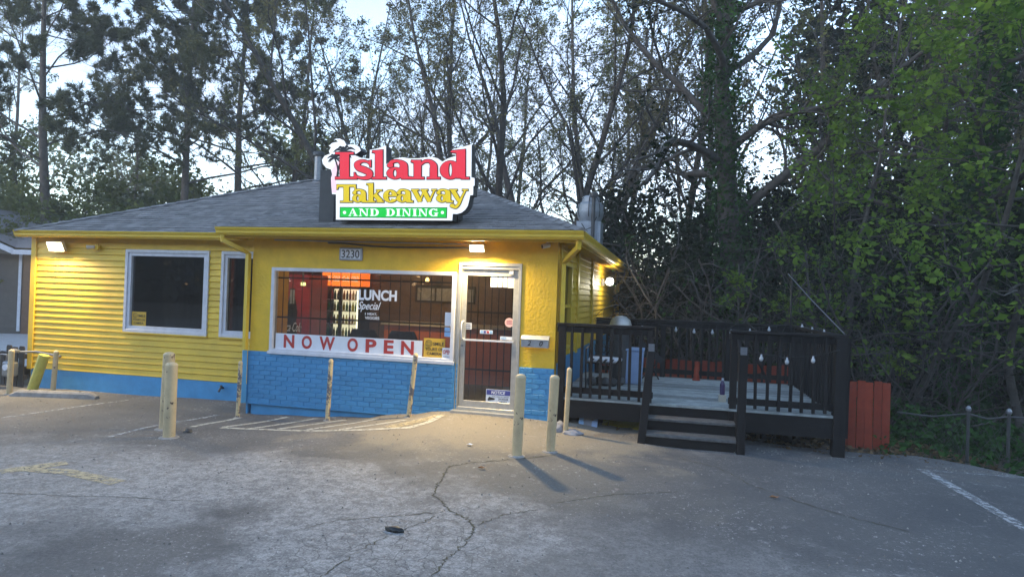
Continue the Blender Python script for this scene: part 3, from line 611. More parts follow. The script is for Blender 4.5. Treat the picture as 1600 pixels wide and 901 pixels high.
def glyph(g, x0, x1, yb, xh, m, depth, edge=0., slope=0., name='letter'):
    st = g(); allx = np.concatenate([np.array(s[1])[:, 0] for s in st]+[np.array(s[2])[:, 0] for s in st if s[0] == 'strip']); a, b = allx.min(), allx.max()
    def T(p): q = np.array(p, float); X = x0+(q[:, 0]-a)/(b-a)*(x1-x0); Y = yb+(q[:, 1]-1)*xh; return np.column_stack([X, Y+slope*(X-800)])
    def mesh(grow, base):
        mb = MB()
        for i, s in enumerate(st):
            dy = base+i*.0005
            if s[0] == 'poly':
                q = T(s[1]); c = q.mean(0)
                if grow: q = np.array([p+np.sign(p-c)*grow for p in q])
                mb.add([W5(*p, dy) for p in q], [tuple(range(len(q)))])
            else:
                A_, B_ = T(s[1]), T(s[2])
                if grow:
                    d = A_-B_; d /= np.linalg.norm(d, axis=1)[:, None]+1e-9; A_, B_ = A_+d*grow, B_-d*grow
                k = len(A_); mb.add([W5(*p, dy) for p in np.vstack([A_, B_])], [(j, j+1, k+j+1, k+j) for j in range(k-1)])
        return mb
    o = mesh(0, depth).build(name, m, SG)
    if edge: mesh(edge, depth-.012).build('letter_edge', M['outline'], o)
    return o
# palm behind the lettering
MB().add([W5(*p, .003) for p in [(245,300),(275,285),(285,330),(262,380),(250,440),(255,560),(217,560),(210,500),(208,430),(218,400),(212,360),(235,330)]], [tuple(range(12))]).build('palm_stem_panel', E_pnk, SG)
for (cx, cy, sc) in ((318,205,1.0), (240,262,.72)):
    for a, ln in ((-165,95),(-130,80),(-200,90),(-60,85),(-25,110),(10,115),(35,80),(150,75),(-100,60)):
        r_ = R(a); e = (cx+ln*sc*math.cos(r_), cy+ln*sc*math.sin(r_)*.75+22*sc); mdp = (cx+ln*sc*.55*math.cos(r_), cy+ln*sc*.55*math.sin(r_)*.95-6)
        s = crs([(cx,cy), mdp, e], [9*sc,24*sc,3])[0]; k = len(s[1]); MB().add([W5(*p, .0045+.0004*((a+200) % 11)) for p in np.vstack([s[1], s[2]])], [(j, j+1, k+j+1, k+j) for j in range(k-1)]).build('palm_frond', M['outline'], SG)
for pts in ([(318,205),(290,290),(268,370),(262,440)], [(240,262),(262,330),(270,400)]):
    s = crs(pts, [12,14,18,24][:len(pts)])[0]; k = len(s[1]); MB().add([W5(*p, .0062+.0006*len(pts)) for p in np.vstack([s[1], s[2]])], [(j, j+1, k+j+1, k+j) for j in range(k-1)]).build('palm_trunk', M['outline'], SG)
for g, x0, x1 in ((g_I,250,412),(g_s,410,572),(g_l,565,688),(g_a,692,905),(g_n,900,1152),(g_d,1152,1402)): glyph(g, x0, x1, 443, 162, E_red, .03, 7)
for g, x0, x1, yb, xh in ((g_T,262,428,643,112),(g_a,396,535,643,112),(g_k,516,668,643,114),(g_e,662,782,643,112),(g_a,776,920,643,112),(g_w,905,1122,643,112),(g_a,1118,1264,643,112),(g_y,1232,1392,643,112)): glyph(g, x0, x1, yb, xh, E_yel, .03, 6)
MB().add([W5(*p, .006) for p in [(288,687),(1203,690),(1200,772),(286,766)]], [(0,1,2,3)]).build('green_band', E_grn, SG)
MB().add([W5(*p, .004) for p in [(282,681),(1209,684),(1206,778),(280,772)]], [(0,1,2,3)]).build('green_band_edge', M['outline'], SG)
xx = 360
for g, w in ((g_A,78),(g_N,86),(g_D,76),(None,42),(g_D,76),(g_Ic,40),(g_N,82),(g_Ic,40),(g_N,82),(g_G,82)):
    if g: glyph(g, xx, xx+w, 760+.003*(xx-700), 64, E_wht, .012)
    xx += w+10
for x in (325, 1168):
    MB().add([W5(x+14*math.cos(t), 729+14*math.sin(t), .012) for t in np.linspace(0, 2*math.pi, 14)[:-1]], [tuple(range(13))]).build('dot', E_wht, SG)
p0, p1 = atY(506, 268, -.02), atY(524, 344, -.02)
MB().box(p0[0], p1[0]+.02, -.12, .1, 2.62, p0[2]).build('post', M['dkgrey'], SG)
MB().box(-.2, 0, -.12, .1, 2.62, 3.5).build('post', M['dkgrey'], SG)
MB().box(p0[0], -.0, -.1, .05, 2.72, 2.80).build('rail', M['dkgrey'], SG)
# ------------------------------------------------------------------ things on the walls
def flood(loc, w, hgt, label, kind, ang, power, col=(1,.76,.40)):
    t = thing('floodlight', loc, label, 'lamp'); x, y, z = loc
    MB().box(x-.06, x+.06, y-.03, y, z-.07, z+.07).build('back_plate', M['cream'], t)
    c, s = math.cos(ang*.45), math.sin(ang*.45)
    def rot(px, py, pz): return (x+px, y-.10+py*c-pz*s, z+py*s+pz*c)
    mb = MB(); b = MB().box(-w/2, w/2, -.02, .03, -hgt/2, hgt/2); mb.add([rot(*v) for v in b.v], b.f); hd = mb.build('housing', M['cream'], t, bevel=.004)
    e = MB().add([rot(*v) for v in [(-w/2+.012,-.0225,-hgt/2+.012),(w/2-.012,-.0225,-hgt/2+.012),(w/2-.012,-.0225,hgt/2-.012),(-w/2+.012,-.0225,hgt/2-.012)]], [(0,1,2,3)]); e.build('lens', emit('flood_lens_'+kind, (1,.90,.66), 14), t)
    MB().bar((x, y-.02, z), (x, y-.08, z), .03).build('bracket', M['cream'], t)
    la = bpy.data.lights.new('floodlight_beam', 'AREA'); la.shape = 'RECTANGLE'; la.size = w*.8; la.size_y = hgt*.8; la.energy = power*LU; la.color = col; la.spread = R(170)
    lo = bpy.data.objects.new('floodlight_beam', la); COL.objects.link(lo); lo.parent = t; q = rot(0, -.03, 0); lo.location = np.array(q)-np.array(loc)
    lo.rotation_euler = (R(-90)+ang, 0, 0)
    return t
flood((-7.95, .578, 2.325), .36, .19, 'glowing floodlight at the far corner of the yellow siding wall', 'a', R(52), 300)
flood((.30, -.0, 2.39), .23, .12, 'glowing floodlight above the glazed entrance door', 'b', R(58), 235)
t = thing('motion_sensor', (-7.18, .578, 2.33), 'small yellow sensor head on the siding beside the floodlight', 'sensor')
MB().tube([(-7.12,.578,2.33),(-7.12,.53,2.33)], .055, 12).build('base', M['yellow'], t); MB().tube([(-7.14,.53,2.33),(-7.24,.46,2.315)], [.03,.045], 10).build('eye_housing', M['ctop'], t)
t = thing('wall_lamp', (XR+.004, 6.15, 2.08), 'bright white lamp on the side wall over the deck', 'lamp')
MB().box(XR+.004, XR+.05, 6.08, 6.22, 2.0, 2.16).build('base', M['white'], t)
MB().tube([(XR+.05,6.15,2.06),(XR+.16,6.08,2.10)], .03, 10).build('neck', M['white'], t)
MB().lathe([(.02,-.09),(.07,-.07),(.09,0),(.07,.07),(.02,.09)], (XR+.2,6.05,2.1), 14).build('bulb_head', emit('white_bulb_glow', (1,.96,.85), 9), t, smooth=True)
pl = bpy.data.lights.new('wall_lamp_glow', 'POINT'); pl.energy = 42*LU; pl.color = (1,.93,.75); pl.shadow_soft_size = .09; po = bpy.data.objects.new('wall_lamp_glow', pl); COL.objects.link(po); po.parent = t; po.location = (.34, -.12, .02)
t = thing('house_number_plate', (-1.75, 0, 2.17), 'grey framed house number plate reading 3230 above the shop window', 'number plate')
MB().box(-1.945,-1.555,-.03,-.002,2.17,2.365).build('plate', M['galv'], t, bevel=.008); MB().box(-1.915,-1.585,-.034,-.0305,2.195,2.34).build('panel', M['paper'], t); text('3230', (-1.90,-1.60,2.205,2.33), M['dkgrey'], t, 'number', -.0362, bold=.01)
t = thing('mailbox', (1.2, -.02, .99), 'grey metal wall mailbox with the numbers 2 and 0', 'mailbox')
mb = MB(); mb.prism([(1.005,-.0205,.99),(1.005,-.12,.99),(1.005,-.125,1.10),(1.005,-.07,1.145),(1.005,-.0205,1.15)], (.395,0,0)); mb.build('body', M['galv'], t, bevel=.004); MB().prism([(1.0,-.022,1.157),(1.0,-.07,1.152),(1.0,-.135,1.105),(1.0,-.135,1.095),(1.0,-.128,1.095),(1.0,-.07,1.145)], (.405,0,0)).build('lid', M['galv'], t)
text('2', (1.10,1.15,1.015,1.085), M['ink'], t, 'number', -.1275, shear=.25, bold=.015); text('0', (1.27,1.325,1.015,1.085), M['ink'], t, 'number', -.1275, shear=.25, bold=.015)
t = thing('security_camera', (1.31, -.0, 2.44), 'small white security camera under the eave at the corner', 'camera')
MB().tube([(1.33,0,2.46),(1.33,-.05,2.46)], .035, 12).build('mount', M['white'], t); MB().tube([(1.36,-.06,2.45),(1.27,-.12,2.425)], .033, 12).build('body', M['white'], t); MB().tube([(1.269,-.1205,2.4247),(1.262,-.125,2.423)], .026, 12).build('lens', M['ink'], t)
tag(MB().tube([(-2.15,-.012,2.435),(-1.85,-.015,2.43),(-1.4,-.014,2.395),(-1.0,-.014,2.385),(-.4,-.014,2.39),(.1,-.014,2.395),(.2,-.02,2.39)], .013, 6).build('cable', M['dkgrey']), 'dark cable running along the stucco above the shop window', 'cable')
tag(MB().tube([(-3.1,-.0,2.47),(-2.2,-.012,2.46),(-1,-.012,2.455),(.2,-.012,2.45)], .010, 6).build('conduit', M['galv']), 'thin pale conduit under the front eave', 'conduit')
# signs on and behind the glass
YG = .026
t = thing('now_open_banner', (-1.8, YG, .73), 'long white banner with red letters NOW OPEN across the window', 'banner')
MB().box(-3.03,-.545,YG-.006,YG,.748,.99).build('sheet', M['paper'], t)
for ch, u0, u1 in (('N',443.5,460),('O',471.5,487.5),('W',499,523.5),('O',543,559.5),('P',571.5,588.5),('E',600,615.5),('N',627,647)): text(ch, (atY(u0,540,YG)[0], atY(u1,540,YG)[0], .766, .974), M['red'], t, 'letter', YG-.0075, bold=.035)
def smile(x0, x1, z0, z1, y, label):
    t = thing('camera_notice', ((x0+x1)/2, y, z0), label, 'sign'); MB().box(x0,x1,y-.005,y,z0,z1).build('board', M['smile'], t); w, hh = x1-x0, z1-z0
    cx, cz = x0+.24*w, z0+.72*hh
    MB().tube([(cx+.15*w*math.cos(a), y-.006, cz+.15*w*math.sin(a)) for a in np.linspace(0, 2*math.pi, 20)], .0035, 4).build('smiley_ring', M['ink'], t)
    MB().tube([(cx+.09*w*math.cos(a), y-.006, cz+.09*w*math.sin(a)) for a in np.linspace(3.4, 6.0, 9)], .003, 4).build('smiley_mouth', M['ink'], t)
    for s in (-1, 1): MB().lathe([(.011,-.002),(.011,.002)], (cx+s*.05*w, y-.007, cz+.05*w), 8).build('smiley_eye', M['ink'], t)
    text('SMILE', (x0+.44*w, x0+.95*w, z0+.62*hh, z0+.80*hh), M['ink'], t, 'lettering', y-.006, bold=.015)
    text("YOUR'E ON", (x0+.08*w, x0+.94*w, z0+.34*hh, z0+.50*hh), M['ink'], t, 'lettering', y-.006, bold=.015); text('CAMERA', (x0+.16*w, x0+.84*w, z0+.10*hh, z0+.26*hh), M['ink'], t, 'lettering', y-.006, bold=.015)
smile(-.52,-.185,.757,1.035,YG,'amber SMILE camera sign in the shop window beside the banner'); smile(-6.38,-6.08,.94,1.19,YL+.048,'amber SMILE camera sign in the left siding window')
t = thing('open_sign', (-.15, YG-.008, .745), 'small white OPEN card at the corner of the shop window', 'sign'); MB().box(-.222,-.078,YG-.012,YG-.007,.748,.905).build('card', M['paper'], t); text('OPEN', (-.21,-.09,.81,.875), M['red'], t, 'lettering', YG-.013, bold=.03); text('Come in', (-.2,-.1,.765,.79), M['ink'], t, 'lettering', YG-.013)
t = thing('lunch_decal', (-1.3, YG, 1.36), 'white vinyl LUNCH Special lettering on the shop window', 'decal')
text('LUNCH', (-1.62,-.985,1.565,1.73), M['wvinyl'], t, 'lettering', YG, bold=.04); text('Special', (-1.625,-1.24,1.385,1.545), M['wvinyl'], t, 'lettering', YG, shear=.45, bold=.01); text('1 MEAT,', (-1.50,-1.30,1.335,1.375), M['wvinyl'], t, 'lettering', YG, bold=.02); text('VEGGIES', (-1.50,-1.26,1.275,1.318), M['wvinyl'], t, 'lettering', YG, bold=.02)
t = thing('credit_card_notice', (-.11, YG, 1.1), 'pale blue and white notice at the edge of the shop window', 'notice'); MB().box(-.2,-.1,YG-.004,YG,1.23,1.43).build('sheet', M['paper'], t); MB().box(-.2,-.1,YG-.004,YG,1.07,1.14).build('blue_band', M['lblue'], t); MB().box(-.2,-.115,YG-.004,YG,1.15,1.21).build('blue_band', M['lblue'], t)
YD = .04
for i, (x0, x1, z0, z1, lab) in enumerate(((.485,.585,1.83,1.985,'first white licence paper at the top of the door'),(.6,.66,1.83,1.985,'narrow second licence paper at the top of the door'),(.675,.735,1.83,1.985,'third licence paper with red heading on the door'),(.745,.835,1.825,1.985,'last licence paper nearest the door hinge'))):
    t = thing('paper', (x0, YD, z0), lab, 'paper'); MB().box(x0,x1,YD-.003,YD,z0,z1).build('sheet', M['paper'], t)
    for k in range(5): MB().box(x0+.008,x1-.008-random.uniform(0,.02),YD-.0045,YD-.0035,z1-.03-k*.025,z1-.022-k*.025).build('print_line', M['lblue'] if i < 2 else M['pink'], t)
t = thing('hours_sticker', (.15, YD, 1.18), 'small white opening hours card beside the door handle', 'sticker'); MB().box(.115,.215,YD-.003,YD,1.195,1.29).build('card', M['paper'], t)
for k in range(3): MB().box(.125,.2,YD-.0045,YD-.0035,1.265-k*.027,1.275-k*.027).build('print_line', M['ink'], t)
t = thing('round_sticker', (.79, YD, 1.31), 'round pink sticker on the door glass', 'sticker'); MB().tube([(.785,YD,1.32),(.785,YD-.003,1.32)], .068, 20).build('disc', M['pink'], t)
for k in range(3): MB().box(.745,.825,YD-.0045,YD-.0035,1.30+k*.022,1.306+k*.022).build('print_line', M['red'], t)
t = thing('card_sticker', (.45, YD, 1.15), 'strip of payment card logos in the middle of the door glass', 'sticker'); MB().box(.345,.54,YD-.003,YD,1.14,1.195).build('strip', M['paper'], t)
for k, mm in enumerate(('lblue','bluep','red','lblue')): MB().box(.355+k*.046,.393+k*.046,YD-.0045,YD-.0035,1.15,1.185).build('card_logo', M[mm], t)
t = thing('card_sticker', (.75, YD, 1.02), 'pale blue sticker above the push bar near the door edge', 'sticker'); MB().box(.655,.84,YD-.003,YD,1.065,1.115).build('strip', M['paper'], t); text('VISA', (.665,.75,1.073,1.107), M['lblue'], t, 'lettering', YD-.004, shear=.2, bold=.02)
t = thing('notice_sign', (.66, YD, .13), 'white and navy NOTICE camera sign low on the door', 'sign'); MB().box(.47,.842,YD-.003,YD,.132,.335).build('board', M['paper'], t); MB().box(.478,.834,YD-.0045,YD-.0035,.255,.327).build('blue_band', M['bluep'], t)
text('NOTICE', (.55,.76,.268,.315), M['wvinyl'], t, 'lettering', YD-.0055, shear=.15, bold=.02); text('THIS AREA IS UNDER', (.56,.82,.225,.24), M['ink'], t, 'lettering', YD-.004); text('24 HOUR', (.66,.81,.185,.215), M['ink'], t, 'lettering', YD-.004, bold=.02); text('VIDEO', (.68,.79,.145,.172), M['ink'], t, 'lettering', YD-.004, bold=.02)
MB().prism([(.50,YD-.0045,.165),(.60,YD-.0045,.185),(.61,YD-.0045,.205),(.52,YD-.0045,.225),(.50,YD-.0045,.195)], (0,.0008,0)).build('camera_print', M['ink'], t)
# inside
for w, lab in ((W1, 'brown curtain hanging behind the left siding window'), (W2, 'brown curtain behind the narrow window beside the shop front')):
    mb = MB(); nn = 70; xs_ = np.linspace(w[0]+.02, w[1]-.02, nn); yy = YL+.24+.022*np.sin(xs_*41)+.012*np.sin(xs_*17+1)
    mb.add([(x, y, z) for z in (w[2]-.1, w[3]+.05) for x, y in zip(xs_, yy)], [(k, k+1, nn+k+1, nn+k) for k in range(nn-1)]); tag(mb.build('curtain', M['curtain'], smooth=True), lab, 'curtain')
t = thing('drinks_fridge', (-3.6, 3.3, .0), 'lit glass door drinks fridge seen through the shop window', 'fridge')
FY = 3.25
MB().box(-4.08,-3.2,FY+.42,FY+.45,.0,2.12).build('back_panel', M['dark'], t); MB().box(-4.08,-4.03,FY,FY+.42,.0,2.12).build('side', M['dark'], t); MB().box(-3.25,-3.2,FY,FY+.42,.0,2.12).build('side', M['dark'], t); MB().box(-4.03,-3.25,FY,FY+.42,.0,.35).build('base', M['dark'], t)
MB().box(-4.03,-3.25,FY+.405,FY+.415,.35,1.72).build('light_panel', emit('fridge_light', (1,.93,.62), 1.6), t)
hd = MB().box(-4.08,-3.2,FY-.03,FY+.42,1.78,2.12).build('header', emit('header_glow', (1,.17,.02), 3.2), t)
for k in range(4): text(('ICE','COLD','Cola','COLD')[k], (-4.04+k*.21,-3.88+k*.21,1.88,1.99), emit('header_letter%d' % k, (1,.8,.55), 1.2), t, 'lettering', FY-.033, shear=.2, bold=.02)
MB().box(-3.69,-3.62,FY-.02,FY+.02,.3,1.77).build('door_frame', M['dkgrey'], t)
MB().box(-3.30,-3.26,FY+.02,FY+.06,.4,1.7).build('light_strip', emit('fridge_tube', (1,.97,.72), 3), t)
for zz in (.45,.72,.99,1.26,1.5):
    sh = MB().box(-4.03,-3.25,FY+.05,FY+.38,zz-.012,zz).build('shelf', M['white'], t)
    for k in range(11):
        x = -3.99+k*.07; c = ((.3,.03,.02),(.02,.15,.03),(.35,.2,.02),(.03,.02,.02),(.5,.45,.03))[int(k*1.7+zz*9) % 5]; nm = 'drink_%d' % (int(k*1.7+zz*9) % 5)
        if nm not in M: M[nm] = mat(nm, c, .3)
        MB().lathe([(.026,0),(.028,.1),(.012,.16),(.012,.19)], (x, FY+.12, zz), 7).build('bottle', M[nm], sh)
t = thing('vending_machine', (-3.95, 2.4, 0), 'dark red vending machine with a bottle picture behind the shop window', 'vending machine')
MB().box(-4.60,-3.76,2.2,2.9,.01,1.98).build('body', M['redm'], t, bevel=.02)
b0 = [(.0,.02),(.12,.02),(.14,.3),(.11,.5),(.13,.68),(.10,.85),(.055,1.05),(.05,1.15),(.06,1.16),(.06,1.2),(0,1.2)]
poly = [(-4.13+x*.95, 2.195, .62+z*.9) for x, z in b0]+[(-4.13-x*.95, 2.195, .62+z*.9) for x, z in b0[::-1][1:-1]]
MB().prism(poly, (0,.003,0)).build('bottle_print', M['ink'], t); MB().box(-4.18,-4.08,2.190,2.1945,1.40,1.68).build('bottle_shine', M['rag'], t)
text('Coca-Cola', (-4.36,-3.90,.86,1.04), M['wvinyl'], t, 'lettering', 2.188, shear=.4, bold=.005)
t = thing('counter', (-1.2, 2.7, 0), 'orange fronted serving counter inside the shop', 'counter'); MB().box(-2.35,.6,2.6,3.2,.01,1.06).build('front', M['counter'], t); MB().box(-2.4,.65,2.54,3.25,1.062,1.11).build('counter_top', M['ctop'], t)
t = thing('menu_board', (-1.3, 3.69, 1.5), 'wall menu board with pale panels above the counter', 'menu board'); MB().box(-2.15,-.85,3.64,3.69,1.5,1.86).build('board', M['dark'], t)
for k in range(3): MB().box(-2.1+k*.42,-1.72+k*.42,3.634,3.639,1.54,1.80).build('panel', M['rag'], t)
t = thing('pendant_lamp', (-1.55, 2.75, 1.9), 'small warm pendant bulb over the counter', 'lamp'); MB().lathe([(.01,-.04),(.035,-.02),(.035,.02),(.01,.05)], (-1.55,2.75,1.95), 12).build('bulb', emit('warm_bulb', (1,.55,.15), 10), t); MB().tube([(-1.55,2.75,2.0),(-1.55,2.75,2.45)], .006, 5).build('cord', M['cord'], t)
pl = bpy.data.lights.new('counter_fill', 'POINT'); pl.energy = 90*LU; pl.color = (1,.65,.3); pl.shadow_soft_size = .05; po = bpy.data.objects.new('counter_fill', pl); COL.objects.link(po); po.parent = t; po.location = (.1,-.75,.1)  # fill light added well in front of the bulb to brighten the counter front
t = thing('ceiling_lamp', (-3.3, 2.0, 2.2), 'greenish lit lamp glowing left of the fridge', 'lamp'); MB().tube([(-3.72,1.9,1.82),(-3.72,1.9,1.76)], .045, 12).build('bulb', emit('green_bulb', (.85,1,.35), 3), t); MB().tube([(-3.72,1.9,1.82),(-3.72,1.9,2.45)], .01, 5).build('stem', M['dark'], t)
pl = bpy.data.lights.new('vending_fill', 'POINT'); pl.energy = 45*LU; pl.color = (1,.95,.7); pl.shadow_soft_size = .05; po = bpy.data.objects.new('vending_fill', pl); COL.objects.link(po); po.parent = t; po.location = (-.35,-.75,-.35)  # fill light added away from the bulb to brighten the vending machine
for x, lab in ((-1.95,'dark rounded chair back behind the banner nearer the fridge'),(-1.25,'dark rounded chair back behind the banner nearer the counter')):
    t = thing('dining_chair', (x, .9, 0), lab, 'chair'); MB().prism([(x-.25,.9,.5),(x+.25,.9,.5),(x+.26,.9,.95),(x+.2,.9,1.06),(x-.2,.9,1.06),(x-.26,.9,.95)], (0,.05,0)).build('backrest', M['black'], t, bevel=.01); MB().box(x-.25,x+.25,.95,1.4,.44,.5).build('seat', M['black'], t)
    for dx in (-.22,.22):
        for y in (.93,1.37): MB().tube([(x+dx,y,.01),(x+dx,y,.44)], .015, 6).build('leg', M['black'], t)
# roof furniture
t = thing('vent_pipe', (-4.66, 3.9, 4.0), 'grey metal vent pipe with a cap on the roof ridge', 'vent pipe'); MB().tube([(-4.66,3.88,3.95),(-4.66,3.88,4.66)], .085, 14).build('pipe', M['grey'], t, smooth=True); MB().lathe([(.125,0),(.13,.07),(.10,.10),(.02,.11)], (-4.66,3.88,4.65), 16).build('cap', M['dkgrey'], t, smooth=True)
MB().lathe([(.19,0),(.1,.12)], (-4.66,3.88,4.0), 14).build('flashing', M['galv'], t)
fx, fy = 1.12, 6.5
t = thing('exhaust_fan', (fx, fy, 2.75), 'grey metal kitchen exhaust fan with a round hood on the roof edge', 'exhaust fan')
MB().box(fx-.29,fx+.29,fy-.29,fy+.29,2.6,3.52).build('duct', M['galv'], t, bevel=.01)
MB().lathe([(.24,-.02),(.30,.10),(.325,.22),(.325,.245),(.31,.25),(.31,.40),(.25,.46),(.21,.47),(.21,.58),(.16,.62),(.02,.63)], (fx,fy,3.53), 28).build('hood', M['galv'], t, smooth=35)
MB().tube([(fx+.12,fy-.42,2.65),(fx+.12,fy-.42,4.08)], .045, 10).build('conduit_mast', M['dkgrey'], t); MB().lathe([(.03,0),(.10,.02),(.10,.1),(.03,.12)], (fx+.12,fy-.42,4.06), 12).build('mast_head', M['dkgrey'], t)
for k in range(4):
    a = k*math.pi/4; MB().tube([(fx+.36*math.cos(a)*math.cos(q), fy+.36*math.sin(a)*math.cos(q), 3.78+.4*math.sin(q)) for q in np.linspace(-.4, math.pi+.4, 18)], .008, 4).build('guard_wire', M['black'], t)
MB().tube([(fx-.15,fy-.40,3.45),(fx-.05,fy-.42,3.30),(fx+.1,fy-.45,3.36),(fx+.2,fy-.42,3.6)], .012, 5).build('cable_loop', M['cord'], t)
# ------------------------------------------------------------------ deck
DX0, DX1, DY0, DY1, DZ, RZ = 1.53, 5.28, .05, 3.3, .30, 1.353
D = thing('wooden_deck', (3.4, 1.6, -.2), 'dark brown painted wooden deck with railings, steps and grey floor boards', 'deck')
n = 24; wd = (DY1-DY0+.06)/n
for k in range(n):
    y = DY0-.05+k*wd; j = random.uniform(-.002, .002)
    MB().box(DX0-.02+random.uniform(0,.015), DX1-.02-random.uniform(0,.015), y+.008, y+wd-.008, DZ-.03+j, DZ+j).build('floor_board', M['board'], D)
MB().box(DX0, 2.76, DY0-.02, DY0+.02, .02, DZ-.032).build('fascia', M['deck'], D); MB().box(3.93, DX1-.1, DY0-.02, DY0+.02, .0, DZ-.032).build('fascia', M['deck'], D)
MB().box(DX1-.05, DX1-.01, DY0+.02, DY1, -.02, DZ-.032).build('fascia', M['deck'], D); MB().box(DX0, DX1-.1, DY1-.03, DY1, .0, DZ-.032).build('fascia', M['deck'], D)
for k in range(7): MB().box(DX0+.3+k*.55, DX0+.34+k*.55, DY0+.03, DY1-.04, .08, DZ-.033).build('joist', M['deck'], D)
for x, y in ((2.2,1.6),(4.72,.75),(3.4,1.7),(4.7,2.9)): MB().box(x-.07, x+.07, y-.07, y+.07, -.9, .079).build('support_post', M['deck'], D)
def post(x, y, z0, z1, w=.09, lean=0.): return MB().bar((x, y, z0), (x+lean, y, z1), w, w).build('post', M['deck'], D, bevel=.006)
post(1.575, .04, -.2, RZ-.035, .10); post(2.80, .055, -.12, RZ-.037); post(3.91, .055, -.1, RZ-.037); post(5.22, .06, -.3, RZ-.036, .15, .012)
MB().bar((5.30,.10,.02),(5.31,.10,RZ-.04),.07,.13).build('post', M['deck'], D)
for x in (1.75, 2.95, 4.1, 5.22): post(x, DY1-.05, -.7, RZ-.04)
def rail(p, q, capw=.14):
    p = np.array(p, float); q = np.array(q, float); u = np.array((0,0,1.)); d = (q-p)/np.linalg.norm(q-p)
    MB().bar(p+u*(RZ-.018), q+u*(RZ-.018), capw, .034).build('rail_cap', M['deck'], D, bevel=.004)
    MB().bar(p+u*(RZ-.085), q+u*(RZ-.085), .04, .09).build('top_rail', M['deck'], D)
    MB().bar(p+u*(DZ+.105), q+u*(DZ+.105), .04, .085).build('bottom_rail', M['deck'], D)
BAL = MB().box(-.019,.019,-.019,.019,DZ+.02,RZ-.05).build('baluster', M['deck'], D, org=np.zeros(3)); bald = BAL.data; bpy.data.objects.remove(BAL)
def balusters(p, q, n, off):
    p = np.array(p, float); q = np.array(q, float)
    for k in range(n):
        o = bpy.data.objects.new('baluster', bald); COL.objects.link(o); o.parent = D; c = p+(q-p)*(k+.5)/n+np.array(off)
        o.location = c-ORG[D.name]+np.array((0,0,random.uniform(-.01,.004))); o.rotation_euler = (random.uniform(-.008,.008), random.uniform(-.012,.012), 0)
rail((1.50,.05,0),(2.86,.05,0)); rail((3.85,.05,0),(5.3,.05,0)); rail((1.70,DY1-.05,0),(5.25,DY1-.05,0)); rail((5.22,.14,0),(5.22,DY1-.12,0))
balusters((1.66,.05,0),(2.74,.05,0), 8, (0,-.041,0)); balusters((3.98,.05,0),(5.12,.05,0), 8, (0,-.041,0)); balusters((1.85,DY1-.05,0),(5.15,DY1-.05,0), 25, (0,-.041,0)); balusters((5.22,.25,0),(5.22,DY1-.15,0), 21, (-.041,0,0))
# steps
for k, (y0, y1, zt) in enumerate(((-.52,-.22,-.015),(-.24,.03,.145))):
    MB().box(2.79, 3.93, y0-.01, y1, zt-.035, zt).build('step_tread', M['tread'], D, bevel=.004)
for y, z0, z1 in ((-.505,-.22,-.052),(-.225,-.017,.108),(.045,.143,DZ-.032)): MB().box(2.785, 3.93, y, y+.03, z0, z1).build('step_riser', M['deck'], D)
for x in (2.76, 3.95): MB().prism([(x-.02,-.5,-.25),(x-.02,.06,-.2),(x-.02,.06,DZ-.03),(x-.02,-.23,DZ-.05),(x-.02,-.5,.0)], (.04,0,0)).build('stringer', M['deck'], D)
for x, y, zt, ln in ((2.735,-.50,1.06,.10),(3.965,-.54,1.085,-.0)):
    MB().bar((x, y, -.24), (x+ln, y+.1*(ln != 0), zt), .10, .10).build('newel_post', M['deck'], D, bevel=.005); c = MB().box(x+ln-.062, x+ln+.062, y+.1*(ln != 0)-.062, y+.1*(ln != 0)+.062, zt+.001, zt+.025).build('newel_cap', M['deck'], D)
    MB().box(x+ln-.04, x+ln+.04, y+.1*(ln != 0)-.066, y+.1*(ln != 0)-.0635, zt-.01, zt+.09).build('solar_panel', M['grey'], D)
    MB().bar((x+ln, y+.1, zt-.12), (x+ln*.9, .03, zt+.12), .04, .08).build('handrail', M['deck'], D)
# things on the deck
t = thing('string_lights', (3.4, 1.6, 1.3), 'string of clear bulbs on a black cable along the deck railings', 'string lights')
def bulbs(pts):
    MB().tube(pts, .006, 4).build('cable', M['cord'], t)
    for p in pts[1:-1]: MB().lathe([(.011,.0),(.013,-.025),(.027,-.05),(.028,-.068),(.016,-.09),(.003,-.095)], p, 10).build('bulb', M['bulb'], t, smooth=True)
sag = lambda a, b, n, s: [np.array(a)+(np.array(b)-np.array(a))*k/n+np.array((0,0,-s*4*(k/n)*(1-k/n))) for k in range(n+1)]
bulbs(sag((2.85,DY1-.13,1.27),(5.1,DY1-.13,1.38),7,.10)); bulbs(sag((3.93,-.02,1.14),(5.2,-.02,1.16),4,.12)); bulbs(sag((5.2,DY1,1.44),(5.2,.1,1.40),4,.03)); bulbs(sag((1.9,DY1-.1,1.34),(2.9,DY1-.1,1.30),3,.05))
t = thing('patio_chair', (2.05, 1.3, DZ), 'black wrought iron patio chair with scrolled back behind the railing', 'chair')
x, y = 2.08, 1.25
MB().tube([(x-.24,y,DZ),(x-.26,y+.02,.75),(x-.23,y+.02,1.18),(x-.1,y+.02,1.22),(x+.1,y+.02,1.22),(x+.23,y+.02,1.18),(x+.26,y+.02,.75),(x+.24,y,DZ)], .014, 6).build('back_frame', M['black'], t)
for s in (-1, 1):
    MB().tube([(x+.24*s,y-.48,DZ),(x+.25*s,y-.46,.72),(x+.26*s,y-.40,.93),(x+.26*s,y-.1,.95),(x+.25*s,y,.93)], .013, 6).build('arm', M['black'], t)
    for k in range(3): MB().tube([(x+s*(.03+.06*k)+.025*math.cos(a)*(1-.0*a), y+.02, .92+.09*k*0+.07*math.sin(a)+.1*(k % 2)) for a in np.linspace(0, 6.2, 14)], .006, 4).build('scroll', M['black'], t)
